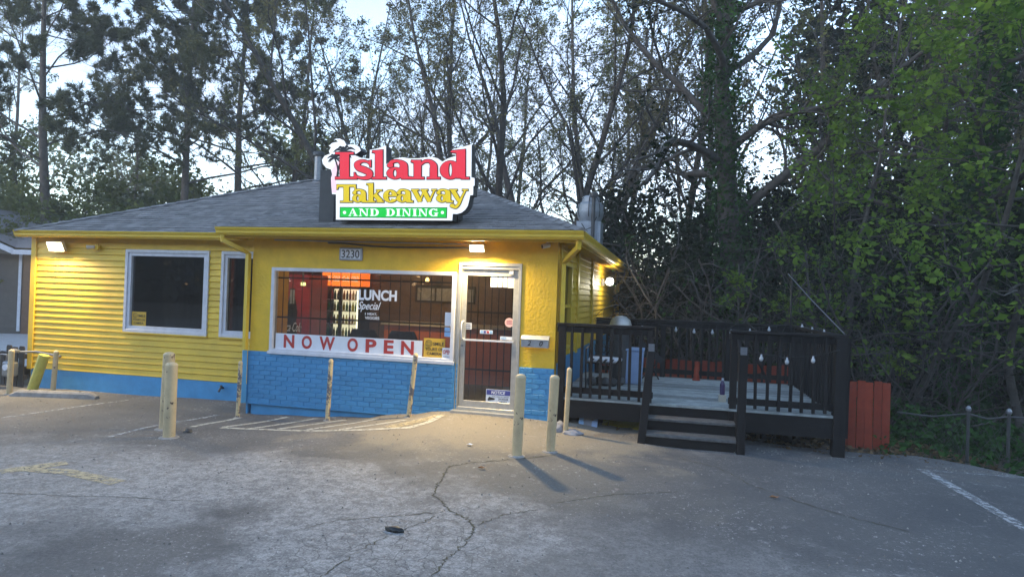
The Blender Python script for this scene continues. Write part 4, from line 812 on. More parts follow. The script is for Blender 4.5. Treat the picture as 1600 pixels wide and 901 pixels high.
for zz in (.8, 1.05): MB().tube([(x-.25,y+.02,zz),(x+.25,y+.02,zz)], .008, 5).build('cross_bar', M['black'], t)
MB().box(x-.24,x+.24,y-.46,y,.72,.735).build('seat', M['black'], t)
t = thing('striped_cushion', (2.1, 1.0, .74), 'black and white striped cushion on the iron patio chair', 'cushion')
MB().box(x-.23,x+.27,y-.44,y-.05,.737,.80).build('pad', M['paper'], t, bevel=.02)
for k in range(5): MB().prism([(x-.2+k*.1,y-.443,.74),(x-.16+k*.1,y-.443,.74),(x-.12+k*.1,y-.443,.797),(x-.16+k*.1,y-.443,.797)], (0,.002,0)).build('stripe', M['ink'], t)
t = thing('trash_can', (2.28, 1.9, DZ), 'slim dark trash can with a shiny dome lid behind the railing', 'trash can')
MB().lathe([(.15,0),(.17,.9),(.18,.93)], (2.25,2.0,DZ), 18).build('body', M['dkgrey'], t, smooth=True); MB().lathe([(.185,0),(.185,.05),(.16,.13),(.09,.19),(.02,.20)], (2.25,2.0,DZ+.931), 20).build('dome_lid', M['alu'], t, smooth=True)
t = thing('storage_tote', (2.55, 2.1, DZ), 'pale blue plastic tote standing on the deck boards', 'tote'); mb = MB(); mb.prism([(2.36,1.9,DZ+.001),(2.62,1.9,DZ+.001),(2.65,1.9,DZ+.55),(2.33,1.9,DZ+.55)], (0,.4,0)); mb.build('body', M['bin'], t, bevel=.01); MB().box(2.32,2.66,1.88,2.32,DZ+.552,DZ+.59).build('lid', M['bin'], t, bevel=.01)
t = thing('clutter_pile', (2.0, 1.9, DZ), 'heap of dark bags and shoes under the patio chair', 'bags')
for k in range(5):
    bx_, by_ = 1.85+k*.11, 1.45+random.uniform(0,.25); MB().lathe([(.05,0),(.09,.04),(.08,.1),(.03,.14)], (bx_,by_,DZ+.001), 9).build('bag', M['black' if k % 2 else 'dkgrey'], t, smooth=True)
t = thing('folded_grill', (2.75, 2.6, DZ), 'black folding stand leaning near the back railing', 'stand')
MB().bar((2.5,2.75,1.0),(2.95,2.75,.62),.05,.10).build('top', M['black'], t); 
for q in (((2.55,2.75,.95),(2.9,2.75,DZ)),((2.9,2.75,.65),(2.6,2.75,DZ))): MB().tube(q, .014, 6).build('leg', M['black'], t)
t = thing('orange_bottle', (3.75, 3.05, DZ), 'small orange ribbed cone standing by the back railing', 'cone'); MB().lathe([(.07,0),(.07,.02),(.045,.03),(.05,.10),(.04,.12),(.045,.2),(.035,.22),(.035,.3),(.01,.34)], (3.55,3.0,DZ+.001), 14).build('body', M['orange'], t, smooth=30)
t = thing('purple_bottle', (3.83, 1.2, DZ), 'dark purple bottle with white cap beside the stair post', 'bottle'); M['purple'] = mat('purple_plastic', (.05,.03,.10), .3); MB().lathe([(.035,0),(.038,.14),(.02,.19),(.014,.2)], (3.82,.62,DZ+.10), 12).build('body', M['purple'], t, smooth=True); MB().lathe([(.016,0),(.016,.035)], (3.82,.62,DZ+.301), 10).build('cap', M['white'], t)
MB().box(3.77,3.87,.57,.67,DZ+.001,DZ+.099).build('stand', M['ctop'], t)
# under and around the deck
t = thing('yellow_tarp', (2.6, .35, -.12), 'crumpled yellow tarp poking out under the deck beside the steps', 'tarp')
mb = MB(); Q = np.array([(2.15+.13*i, .22+.10*j, -.16+.12*(j/3.)+random.uniform(-.02,.03)) for i in range(6) for j in range(4)]); mb.add(Q, [(i*4+j, (i+1)*4+j, (i+1)*4+j+1, i*4+j+1) for i in range(5) for j in range(3)]); mb.add(Q-np.array((0,0,.01)), [(i*4+j, i*4+j+1, (i+1)*4+j+1, (i+1)*4+j) for i in range(5) for j in range(3)]); mb.build('sheet', M['tarp'], t)
for x, w, hh, mm, lab in ((1.87,.07,.17,'lblue','pale turquoise board scrap under the deck'),(1.97,.14,.20,'rag','grey board scrap leaning under the deck'),(2.06,.08,.14,'bin','light blue box scrap in front under the deck')):
    o = MB().bar((x,.13-.02*(x > 2),g1(x,.13)-.01),(x+.01,.18,g1(x,.13)+hh),w,.02,(0,1,0)).build('board_scrap', M[mm]); tag(o, lab, 'board')
def lump(name, c, r, mm, label, cat, seed, flat=.45):
    bm = bmesh.new(); bmesh.ops.create_icosphere(bm, subdivisions=3, radius=1); rg = np.random.default_rng(seed); ph = rg.uniform(0, 6, (6, 3))
    for v in bm.verts:
        k = 1+.16*sum(math.sin(3.2*(i+1)*.6*v.co.dot(Vector(ph[i]).normalized())*2+ph[i][0]) for i in range(6))/2.2
        v.co = Vector((v.co.x*r[0]*k, v.co.y*r[1]*k, max(-.2, v.co.z)*r[2]*k))
    me = bpy.data.meshes.new(name); bm.to_mesh(me); bm.free(); me.materials.append(M[mm]); me.polygons.foreach_set('use_smooth', [True]*len(me.polygons)); o = bpy.data.objects.new(name, me); COL.objects.link(o); o.location = c; return tag(o, label, cat)
p = ground(873,673); lump('rag', p, (.10,.10,.13), 'rag', 'grey crumpled bag between the cream posts', 'bag', 3)
p = ground(893,678); lump('rag', p, (.13,.08,.06), 'rag', 'flat grey rag at the foot of the slim post', 'rag', 5)
p = ground(617,829); o = lump('black_rag', p+np.array((0,0,.006)), (.075,.04,.03), 'black', 'crumpled black scrap lying on the whitish cracked asphalt', 'scrap', 8)
p = ground(293,675); lump('stone', p, (.06,.05,.05), 'dkgrey', 'dark lump of rubber beside the double post', 'stone', 9)
for i, (u, v, lab) in enumerate(((753,731,'curled brown leaf beside the long crack'),(1210,777,'brown leaf in front of the deck steps'),(1000,655,'brown leaf just by the stair foot'),(735,695,'white litter scrap before the door'))):
    if i == 2: continue
    p = ground(u, v, .01); mb = MB(); s = .05
    mb.add([p+np.array(q)*s for q in ((-1,0,.1),(-.3,.45,.35),(.5,.3,.2),(1,0,.45),(.4,-.4,.2),(-.4,-.4,.3),(0,0,.0))], [(0,1,6),(1,2,6),(2,3,6),(3,4,6),(4,5,6),(5,0,6)]); tag(mb.build('leaf_scrap', M['dry' if i < 3 else 'paper']), lab, 'leaf' if i < 3 else 'litter')
# bollards and posts
def bollard(name, u, v, r, hgt, label, mm, lean=(0,0), capr=1.02, z=None, pos=None):
    p = ground(u, v) if pos is None else np.array((*pos, g1(*pos)))
    t = thing(name, p, label, 'bollard' if r > .04 else 'post', 'cream posts along the shop front'); top = p+np.array((lean[0], lean[1], hgt))
    MB().tube([p-np.array((0,0,.15)), top], r, 16).build('pipe', M[mm], t, smooth=True)
    MB().lathe([(r*capr,-.005),(r*capr,.012),(r*.7,.035),(r*.2,.042)], top, 14).build('cap', M['cream'], t, smooth=True)
    MB().lathe([(r*1.9,-.02),(r*1.6,.008),(r*1.05,.014)], p, 14).build('footing', M['conc'], t); return t
bollard('bollard', 264, 683, .072, .90, 'front one of the paired thick cream posts', 'cream'); bollard('bollard', 257, 670, .072, .98, 'taller rear one of the paired thick cream posts', 'cream', (.03,0))
bollard('bollard', 807, 712, .060, .89, 'thick cream bollard in front of the entrance door', 'cream', (.02,0)); bollard('bollard', 859, 705, .057, .86, 'thick cream bollard in front of the right brick pier', 'cream', (.03,0))
bollard('slim_post', 883, 676, .034, .84, 'slim cream post in front of the deck corner', 'cream', (.03,0))
bollard('slim_post', 371, 652, .032, .84, 'slim flaking post before the inside wall corner', 'cream2', (.02,0)); bollard('slim_post', 511, 657, .034, .88, 'slim flaking post in front of the blue brick middle', 'cream2', (.03,0)); bollard('slim_post', 637, 652, .034, .90, 'slim flaking leaning post under the NOW OPEN banner end', 'cream2', (.09,0))
bollard('slim_post', 82, 611, .042, .70, 'tan slim post beside the leaning yellow pipe', 'cream', (.05,0)); bollard('slim_post', 14, 616, .045, .74, 'cream slim post before the dark picket fence', 'cream', (.02,0))
p = ground(47, 611); t = thing('guard_pipe', p, 'fat pale yellow pipe leaning in front of the gas meter', 'bollard'); MB().tube([p-np.array((0,0,.1)), p+np.array((.22,.06,.66))], .085, 16).build('pipe', M['ply'], t, smooth=True)
p = ground(86, 619); t = thing('wheel_stop', p, 'grey concrete wheel stop in front of the yellow siding', 'wheel stop')
a, b = ground(19, 618), ground(152, 623); d = (b-a); d[2] = 0; L_ = np.linalg.norm(d); d /= L_; nn = np.array((-d[1], d[0], 0))
prof = [(-.08,0),(.08,0),(.065,.08),(.03,.115),(-.03,.115),(-.065,.08)]; vs = []
for s_, sc in ((0,.85),(.12,1),(L_-.12,1),(L_,.85)): vs += [a+d*s_+nn*q[0]*(1 if sc == 1 else .9)+np.array((0,0,q[1]*(1 if sc == 1 else .45)-.005)) for q in prof]
mb = MB().add(vs, [tuple(range(6)), tuple(range(23, 17, -1))]+[(i*6+k, i*6+(k+1) % 6, (i+1)*6+(k+1) % 6, (i+1)*6+k) for i in range(3) for k in range(6)]); mb.build('block', M['conc'], t)
for s_ in (.3, L_-.3): MB().tube([a+d*s_+np.array((0,0,.1)), a+d*s_+np.array((0,0,.118))], .018, 8).build('spike', M['dkgrey'], t)
p = np.array((-8.75, .35, g1(-8.75,.35))); t = thing('gas_meter', p, 'grey gas meter with pipes at the corner of the siding wall', 'gas meter')
MB().box(p[0]-.12,p[0]+.12,p[1]-.08,p[1]+.08,p[2]+.22,p[2]+.5).build('body', M['grey'], t, bevel=.03); MB().tube([(p[0],p[1]-.08,p[2]+.4),(p[0],p[1]-.10,p[2]+.4)], .06, 14).build('dial', M['paper'], t)
MB().tube([(p[0]-.08,p[1],p[2]+.5),(p[0]-.08,p[1],p[2]+.62),(p[0]-.25,p[1],p[2]+.62),(p[0]-.25,p[1],p[2]-.1)], .022, 8).build('pipe', M['grey'], t); MB().tube([(p[0]+.08,p[1],p[2]+.5),(p[0]+.08,p[1],p[2]+.68),(p[0]+.35,p[1]+.2,p[2]+.68),(p[0]+.9,p[1]+.22,p[2]+.62)], .022, 8).build('pipe', M['grey'], t); MB().lathe([(.02,0),(.09,.02),(.09,.05),(.02,.08)], (p[0]+.08,p[1],p[2]+.66), 12).build('regulator', M['grey'], t)
t = thing('hose_tap', (-4.4, .59, -.1), 'small rusty tap on the blue foundation', 'tap'); MB().tube([(-4.4,.606,-.05),(-4.4,.53,-.05),(-4.42,.51,-.11)], .018, 8).build('spout', M['dkgrey'], t); MB().tube([(-4.4,.55,-.05),(-4.4,.55,.0)], .02, 6).build('valve', M['dkgrey'], t)
# fences
def pickets(name, a, b, n, hgt, mm, label, gap=.006, jag=.02, th=.018, railz=(.25,.8), shape='flat', skip=()):
    a = np.array(a, float); b = np.array(b, float); t = thing(name, a, label, 'fence'); L_ = np.linalg.norm((b-a)[:2]); w = L_/n; d = (b-a)/n; ang = math.atan2(b[1]-a[1], b[0]-a[0])
    for k in range(n):
        if k in skip: continue
        hh = hgt+random.uniform(-jag, jag); c = a+d*(k+.5); mb = MB(); x0, x1 = -w/2+gap/2, w/2-gap/2
        prof = [(x0,0,-.15),(x1,0,-.15),(x1,0,hh-(.03 if shape == 'dog' else 0)),(x1-.02,0,hh),(x0+.02,0,hh),(x0,0,hh-(.03 if shape == 'dog' else 0))]
        mb.prism(prof, (0,th,0)); o = mb.build('picket', M[mm], t, np.zeros(3)); o.location = c-a; o.rotation_euler = (0, random.uniform(-.012,.012), ang)
    for rz in railz: MB().bar(a+np.array((0,.04,rz*hgt)), b+np.array((0,.04,rz*hgt)), .04, .09).build('rail', M[mm], t)
    return t
pa = atY(1318, 700, 1.0); pickets('board_fence', (5.36,1.05,-.28), (6.12,1.02,-.28), 7, .95, 'orange', 'orange red board fence panel beside the deck corner post', .008, .02)
pickets('board_fence', (1.62,3.95,-.6), (5.75,3.95,-.6), 30, 1.16, 'orange', 'long orange red board fence behind the deck', .008, .02)
pickets('board_fence', (5.75,3.95,-.6), (5.72,1.35,-.5), 18, 1.1, 'orange', 'orange red board fence running along the far side of the deck', .008, .02)
pa, pb = atD(-30, 560, 12.6), atD(38, 560, 12.2); pickets('picket_fence', (pa[0],pa[1],-.42), (pb[0],pb[1],-.42), 7, .80, 'pick', 'dark weathered picket fence with gaps beside the yellow corner', .035, .07, .02, (.35,.85), 'dog')
# chain link fence at the lot edge
pts = [ground(1408,704)+np.array((.05,.35,-.1)), ground(1530,724)+np.array((0,.35,-.1)), ground(1586,732)+np.array((.05,.3,-.1)), ground(1680,745)+np.array((.1,.3,-.1))]
t = thing('chain_link_fence', pts[1], 'sagging chain link fence with vines at the edge of the lot', 'fence')
tops = [p+np.array((0,0,h_)) for p, h_ in zip(pts, (.62,.72,.74,.86))]
for p, q in zip(pts[1:3], tops[1:3]): MB().tube([p-np.array((0,0,.2)), q], .020, 10).build('post', M['dkgrey'], t); MB().lathe([(.032,0),(.036,.03),(.02,.06),(.004,.07)], q, 10).build('post_cap', M['grey'], t)
for a, b in zip(tops[:-1], tops[1:]): MB().tube([a-np.array((0,0,.04)), (a+b)/2-np.array((0,0,.09)), b-np.array((0,0,.04))], .014, 6).build('top_rail', M['dkgrey'], t)
mb = MB()
for a0, b0, a1, b1 in zip(pts[:-1], pts[1:], tops[:-1], tops[1:]):
    m_ = max(3, int(np.linalg.norm(b0-a0)/.09))
    for k in range(m_):
        for s_ in (0, 1):
            f0, f1 = (k/m_, min(1, (k+7)/m_)); 
            if s_: f0, f1 = f1, f0
            mb.tube([a0+(b0-a0)*f0, a1+(b1-a1)*f1-np.array((0,0,.06))], .0025, 3, False)
o = mb.build('wire_mesh', M['dkgrey'], t); o['kind'] = 'stuff'
t = thing('light_pole', (5.05, 3.1, .3), 'thin black pole for the string lights at the rear deck corner', 'pole'); MB().tube([(5.12,3.1,DZ),(5.12,3.1,2.3)], .016, 8).build('pole', M['black'], t)
tag(MB().tube([(5.02,2.9,2.25),(5.16,1.6,1.8),(5.29,.15,1.36)], .008, 6).build('guy_cable', M['grey']), 'pale cable slanting from the thin pole to the deck corner', 'cable')
tag(MB().tube([(4.62,3.2,.9),(4.62,3.2,2.1)], .012, 6).build('stake', M['black']), 'short thin stake at the back railing', 'stake')
# neighbour house beyond the left corner
n0 = atD(2, 515, 21); H = thing('neighbour_house', (n0[0]-2, n0[1]+2, -.3), 'dark grey house with white trim beyond the restaurant corner', 'house')
a = RT.copy(); bk = np.array((-a[1], a[0], 0.))
def hp(s, d, z): return np.array((n0[0], n0[1], 0))+a*s+bk*d+np.array((0,0,z))
zt = 2.55
MB().add([hp(-7,0,-.8),hp(.55,0,-.8),hp(.55,0,zt),hp(-7,0,zt)], [(0,1,2,3)]).prism([hp(.55,0,-.8),hp(.55,0,zt),hp(3.5,1.2,zt),hp(3.5,1.2,-.8)], (0,.1,0)).build('wall', M['nsid'], H)
for k in range(22): z = .1+k*.115; MB().prism([hp(-2.5,-.015,z),hp(.54,-.015,z),hp(.54,-.002,z+.112),hp(-2.5,-.002,z+.112)], bk*.012).build('siding_board', M['nsid'], H)
MB().prism([hp(.5,-.03,0),hp(.6,-.03,0),hp(.6,-.03,zt),hp(.5,-.03,zt)], bk*.02).build('corner_trim', M['white'], H)
MB().prism([hp(.62,-.0,-.6),hp(3,-.0,-.6),hp(3,-.0,zt),hp(.62,-.0,zt)], bk*.1).build('wall', M['brownw'], H)
MB().prism([hp(.95,-.03,1.35),hp(1.1,-.03,1.35),hp(1.1,-.03,1.95),hp(.95,-.03,1.95)], bk*.02).build('window_trim', M['white'], H)
MB().prism([hp(-3.2,-.5,4.15),hp(.65,-.5,2.62),hp(.65,-.5,2.45),hp(-3.2,-.5,3.98)], bk*.06).build('gable_trim', M['white'], H)
MB().prism([hp(.6,-.5,2.6),hp(3.5,-.5,2.6),hp(3.5,-.5,2.45),hp(.6,-.5,2.45)], bk*.06).build('eave_trim', M['white'], H)
MB().add([hp(-3.2,-.44,4.2),hp(.7,-.44,2.66),hp(3.6,-.44,2.64),hp(3.6,5,3.9),hp(-3.2,5,4.3)], [(0,1,2,3,4)]).build('roof', M['nroof'], H)
MB().add([hp(-3.2,-.42,3.98),hp(.62,-.42,2.46),hp(-3.2,-.42,2.46)], [(0,1,2)]).build('gable_wall', M['nsid'], H)
dv = sheet('driveway', np.linspace(n0[0]-12, n0[0]+7, 12), lambda x: (1.5, n0[1]+1), 6, lambda x, y: -.25+0*x+np.clip((y-2)*.03, 0, .4), mat('pale_concrete_drive', (.42,.42,.43), .9, var=.2))

# grit and leaf bits, thickest along the wall foot
rg = np.random.default_rng(77); n_ = 2600
xs = rg.uniform(-8.5, 9, n_); ys = rg.uniform(-6.5, 0, n_); k = rg.uniform(0, 1, n_) < .3; ys[k] = np.where(xs[k] < -3.5, .52, -.06)-np.abs(rg.normal(0, .12, k.sum())); kk = (ys < np.array([ytop(x) for x in xs])) & ~((xs > 1.5) & (xs < 5.3) & (ys > -.05)); xs, ys = xs[kk], ys[kk]
V = []; Fq = []
for x, y, z in zip(xs, ys, gz(xs, ys)):
    s_ = rg.uniform(.004, .013); b_ = len(V); a_ = rg.uniform(0, 6.28); ca, sa = math.cos(a_)*s_, math.sin(a_)*s_
    V += [(x+ca, y+sa, z), (x-sa, y+ca, z), (x-ca*.8, y-sa*.8, z), (x+sa, y-ca, z), (x+ca*.2, y, z+s_*1.1)]; Fq += [(b_, b_+1, b_+4), (b_+1, b_+2, b_+4), (b_+2, b_+3, b_+4), (b_+3, b_, b_+4)]
o = MB().add(V, Fq).build('gravel', mat('grit', (.30,.28,.25), .9, c2=(.10,.09,.08), island=.5, scale=2)); tag(o, 'scattered grit on the asphalt and along the wall foot', 'grit', kind='stuff')
# ------------------------------------------------------------------ trees
def unit(v): return v/(np.linalg.norm(v, axis=-1, keepdims=True)+1e-9)
def growp(base, d, length, K, wob, trop, rng, taper_trop=None):
    P = [base]; d = unit(d)
    for k in range(K):
        d = unit(d+rng.normal(0, wob, d.shape)+np.array((0,0,trop))); P.append(P[-1]+d*(length/K)[:, None])
    return np.stack(P, 1)
def kids(P, Rr, Ln, m, t0, t1, ang, lr, K, wob, trop, rr, rng, shape=.5, rmin=.004):
    Np, Kp = P.shape[0], P.shape[1]-1
    pi = np.repeat(np.arange(Np), m); k = np.tile(np.arange(m), Np); t = t0+(t1-t0)*((k+rng.uniform(0, 1, len(k)))/m)
    x = t*Kp; i = np.minimum(x.astype(int), Kp-1); fr = (x-i)[:, None]
    base = P[pi, i]*(1-fr)+P[pi, i+1]*fr; tan = unit(P[pi, i+1]-P[pi, i]); r = Rr[pi, i]*(1-fr[:, 0])+Rr[pi, i+1]*fr[:, 0]
    ref = np.where(np.abs(tan[:, 2:3]) < .9, np.array((0,0,1.)), np.array((1.,0,0))); u = unit(np.cross(tan, ref)); v = np.cross(tan, u)
    az = k*2.39996+rng.uniform(0, 6.28, Np)[pi]+rng.normal(0, .5, len(k)); a = np.radians(rng.uniform(ang[0], ang[1], len(k)))
    d = tan*np.cos(a)[:, None]+(u*np.cos(az)[:, None]+v*np.sin(az)[:, None])*np.sin(a)[:, None]
    ln = Ln[pi]*lr*(1-shape*(t-t0)/max(1e-6, 1-t0))*rng.uniform(.65, 1.25, len(k))
    C = growp(base, d, ln, K, wob, trop, rng); r0 = np.maximum(np.minimum(r*rr, r*.85), rmin)
    Rc = r0[:, None]*np.linspace(1, .3, K+1)[None]; return C, np.maximum(Rc, rmin*.6), ln
def tubes(P, Rr, n):
    Nb, K1 = P.shape[:2]; T = np.gradient(P, axis=1) if K1 > 2 else np.repeat(P[:, 1:]-P[:, :1], 2, 1); T = unit(T)
    ref = np.where(np.abs(T[:, :1, 2:3]) < .9, np.array((0,0,1.)), np.array((1.,0,0))); ref = np.repeat(ref, K1, 1); u = unit(np.cross(T, ref)); v = np.cross(T, u)
    a = np.arange(n)*2*np.pi/n; V = P[:, :, None]+Rr[:, :, None, None]*(u[:, :, None]*np.cos(a)[None, None, :, None]+v[:, :, None]*np.sin(a)[None, None, :, None])
    idx = np.arange(Nb*K1*n).reshape(Nb, K1, n); A = idx[:, :-1]; Bq = idx[:, 1:]; Fq = np.stack([A, np.roll(A, -1, 2), np.roll(Bq, -1, 2), Bq], -1).reshape(-1, 4)
    return V.reshape(-1, 3), Fq
def qmesh(name, Vs, Fs, m, smooth=False):
    off = 0; FF = []
    for V, Fq in zip(Vs, Fs): FF.append(Fq+off); off += len(V)
    V = np.concatenate(Vs); Fq = np.concatenate(FF); k = Fq.shape[1]
    me = bpy.data.meshes.new(name); me.vertices.add(len(V)); me.vertices.foreach_set('co', V.astype(np.float32).ravel()); me.loops.add(Fq.size); me.loops.foreach_set('vertex_index', Fq.ravel().astype(np.int32))
    me.polygons.add(len(Fq)); me.polygons.foreach_set('loop_start', (np.arange(len(Fq))*k).astype(np.int32)); me.polygons.foreach_set('loop_total', np.full(len(Fq), k, np.int32))
    if smooth: me.polygons.foreach_set('use_smooth', np.ones(len(Fq), bool))
    me.update(calc_edges=True); me.validate(); me.materials.append(m); return me
def leaves(C, size, rng, flat=.5, droop=.2, asp=.62, bend=True):
    n = len(C); d = unit(rng.normal(0, 1, (n, 3))*np.array((1,1,1-flat*.6))-np.array((0,0,droop))); w = unit(np.cross(d, unit(rng.normal(0, 1, (n, 3))*np.array((flat,flat,1)))))
    s = size*(.45+1.1*rng.uniform(0, 1, n)**1.4)[:, None]; nrm = np.cross(d, w)
    V = np.stack([C, C+d*s*.5+w*s*asp*.5+nrm*s*.06, C+d*s, C+d*s*.5-w*s*asp*.5+nrm*s*.06], 1).reshape(-1, 3); return V, np.arange(n*4).reshape(n, 4)
def along(P, m, rng, jit=.06, t0=.2):
    Nb, K = P.shape[0], P.shape[1]-1; pi = np.repeat(np.arange(Nb), m); x = rng.uniform(t0, 1, len(pi))*K; i = np.minimum(x.astype(int), K-1); f = (x-i)[:, None]
    return P[pi, i]*(1-f)+P[pi, i+1]*f+rng.normal(0, jit, (len(pi), 3)), unit(P[pi, i+1]-P[pi, i])
def needles(C, dirs, size, per, rng):
    n = len(C); C = np.repeat(C, per, 0); D_ = np.repeat(dirs, per, 0); d = unit(D_*.7+rng.normal(0, .75, (n*per, 3))+np.array((0,0,.25))); s = size*rng.uniform(.6, 1.2, n*per)[:, None]
    w = unit(np.cross(d, rng.normal(0, 1, (n*per, 3))))*.015
    V = np.stack([C-w, C+w, C+d*s+w*.4, C+d*s-w*.4], 1).reshape(-1, 3); return V, np.arange(n*per*4).reshape(-1, 4)
def tree(kind, seed, **o):
    rng = np.random.default_rng(seed); H = o['H']; r0 = o['r']; lean = o.get('lean', (0, 0)); stems = o.get('stems', 1)
    az = rng.uniform(0, 6.28)+np.arange(stems)*6.28/max(stems, 1); sp = o.get('spread', 0)
    d = np.column_stack([lean[0]+sp*np.cos(az), lean[1]+sp*np.sin(az), np.ones(stems)]); Ln = np.full(stems, H)*rng.uniform(.8, 1.05, stems) if stems > 1 else np.array([H])
    P = growp(np.zeros((stems, 3))+np.column_stack([np.cos(az), np.sin(az), az*0])*(r0*.7 if stems > 1 else 0), d, Ln, 16, o.get('wob', .05), .03, rng)
    Rr = np.maximum(r0*(1-.88*np.linspace(0, 1, 17)**o.get('tp', 1.0)), .02)[None]*np.ones((stems, 1)); Rr[:, 0] *= 1.25
    W = [tubes(P, Rr, 9)]; cur, cr_, cl = P, Rr, Ln
    for i, lv in enumerate(o['levels']):
        cur, cr_, cl = kids(cur, cr_, cl, lv['m'], lv.get('t0', .3), lv.get('t1', 1), lv['ang'], lv['lr'], lv.get('K', 5), lv.get('wob', .16), lv.get('trop', .05), lv.get('rr', .5), rng, lv.get('shape', .5), lv.get('rmin', .004))
        W.append(tubes(cur, cr_, (5, 4, 3, 3)[i]))
    wood = qmesh('trunk', [w[0] for w in W], [w[1] for w in W], M[o.get('bark', 'bark')], True)
    lf = o['leaf']
    C, dd = along(cur, lf['m'], rng, lf.get('jit', .05), lf.get('t0', .2))
    if lf.get('keep', 1) < 1:
        q = C*lf.get('ks', .55); nzv = np.sin(q[:, 0]*2.1+1)*np.sin(q[:, 1]*1.9+2)*np.sin(q[:, 2]*2.3)+.5*np.sin(q[:, 0]*4.7)*np.sin(q[:, 2]*5.1+q[:, 1]*4.3); k = nzv > np.quantile(nzv, 1-lf['keep']); C, dd = C[k], dd[k]
    V, Fq = needles(C, dd, lf['s'], lf.get('per', 9), rng) if lf['type'] == 'needle' else leaves(C, lf['s'], rng, lf.get('flat', .5))
    crown = qmesh('crown', [V], [Fq], M[lf['mat']]); ivy = None
    if o.get('ivy'):
        n_, zmax = o['ivy']; t = rng.uniform(0, 1, n_)**1.3*zmax/H*16; i = np.minimum(t.astype(int), 15); f = (t-i)[:, None]; c = P[0, i]*(1-f)+P[0, i+1]*f; a = rng.uniform(0, 6.28, n_); rad = (np.interp(t, np.arange(17), Rr[0])+np.abs(rng.normal(0, o.get('ivyt', .12), n_)))[:, None]
        V, Fq = leaves(c+rad*np.column_stack([np.cos(a), np.sin(a), 0*a]), .11, rng, .3, .5); ivy = qmesh('ivy', [V], [Fq], M['ivy'])
    return wood, crown, ivy
def plant(name, meshes, u, D_, rot, sc, label, cat, group, zb=None, lean=(0, 0), sz=None, z_off=0.):
    p = atD(u, 450, D_); zb = float(zdirt(np.array([p[0]]), np.array([p[1]]))[0])-.1 if zb is None else zb
    t = bpy.data.objects.new(name, None); COL.objects.link(t); t.location = (p[0], p[1], zb); t.rotation_euler = (lean[0], lean[1], rot); t.scale = (sc, sc, sz or sc); tag(t, label, cat, group)
    for nm, me in zip(('trunk', 'crown', 'ivy'), meshes):
        if me is not None: o = bpy.data.objects.new(nm, me); COL.objects.link(o); o.parent = t
    return t
PINE = [tree('pine', s, H=17, r=.24, wob=.02, bark='bark', levels=[dict(m=26, t0=.40, ang=(55,92), lr=.33, K=6, wob=.10, trop=.05, rr=.34, shape=.55), dict(m=8, t0=.3, ang=(30,65), lr=.36, K=4, wob=.14, trop=.06, rr=.5), dict(m=7, t0=.25, ang=(25,60), lr=.42, K=3, wob=.15, trop=.08, rr=.5)], leaf=dict(type='needle', m=6, s=.21, per=11, mat='pine', t0=.35, jit=.02)) for s in (3, 4)]
LOOSE = [tree('loose', s, H=17, r=.17, wob=.05, bark='bark', levels=[dict(m=20, t0=.22, ang=(25,58), lr=.34, K=7, wob=.12, trop=.06, rr=.45), dict(m=8, t0=.2, ang=(25,55), lr=.42, K=5, wob=.15, trop=.04, rr=.5), dict(m=6, t0=.2, ang=(25,60), lr=.45, K=3, wob=.18, trop=.03, rr=.55, rmin=.005), dict(m=3, t0=.3, ang=(25,55), lr=.6, K=2, wob=.2, rr=.7, rmin=.004)], leaf=dict(type='leaf', m=8, s=.095, mat=mm, keep=.68, jit=.05)) for s, mm in ((21, 'olive'), (22, 'tan'))]
MULTI = [tree('multi', s, H=16, r=.19, stems=4, spread=.38, wob=.06, bark='bark2', levels=[dict(m=12, t0=.2, ang=(20,50), lr=.40, K=7, wob=.12, trop=.05, rr=.5), dict(m=7, t0=.15, ang=(22,50), lr=.46, K=5, wob=.14, trop=.03, rr=.5), dict(m=6, t0=.2, ang=(22,55), lr=.5, K=3, wob=.18, rr=.55, rmin=.006), dict(m=3, t0=.3, ang=(22,50), lr=.6, K=2, wob=.2, rr=.7, rmin=.005)], leaf=dict(type='leaf', m=5, s=.085, mat='tan', keep=.75, jit=.05)) for s in (31, 32)]
BIG = tree('big', 41, H=15, r=.42, wob=.06, tp=.8, bark='bark2', levels=[dict(m=16, t0=.3, ang=(35,75), lr=.42, K=8, wob=.2, trop=.05, rr=.5), dict(m=8, t0=.15, ang=(25,60), lr=.42, K=6, wob=.18, rr=.5), dict(m=7, t0=.2, ang=(25,60), lr=.45, K=4, wob=.2, rr=.5), dict(m=3, t0=.3, ang=(25,50), lr=.6, K=2, wob=.2, rr=.7)], leaf=dict(type='leaf', m=4, s=.10, mat='dkleaf', keep=.6), ivy=(13000, 12), ivyt=.2)
IVYT = tree('ivyt', 51, H=14, r=.27, wob=.03, bark='bark2', levels=[dict(m=18, t0=.3, ang=(45,85), lr=.34, K=7, wob=.14, trop=.03, rr=.4), dict(m=8, t0=.15, ang=(25,60), lr=.45, K=5, wob=.16, trop=0, rr=.5), dict(m=6, t0=.2, ang=(25,60), lr=.45, K=3, wob=.18, rr=.5)], leaf=dict(type='leaf', m=15, s=.115, mat='maple', keep=.5, flat=.9, jit=.08, ks=.9), ivy=(11000, 9), ivyt=.14)
MAPLE = [tree('maple', s, H=H_, r=.07, wob=.09, bark='bark2', levels=[dict(m=20, t0=.15, ang=(50,85), lr=.38, K=6, wob=.14, trop=.0, rr=.45), dict(m=7, t0=.2, ang=(25,55), lr=.42, K=4, wob=.16, trop=-.02, rr=.5), dict(m=5, t0=.2, ang=(25,60), lr=.42, K=3, wob=.16, rr=.5)], leaf=dict(type='leaf', m=12, s=.105, mat='maple', keep=.62, flat=.9, jit=.07, ks=1.1)) for s, H_ in ((61, 9), (62, 8))]
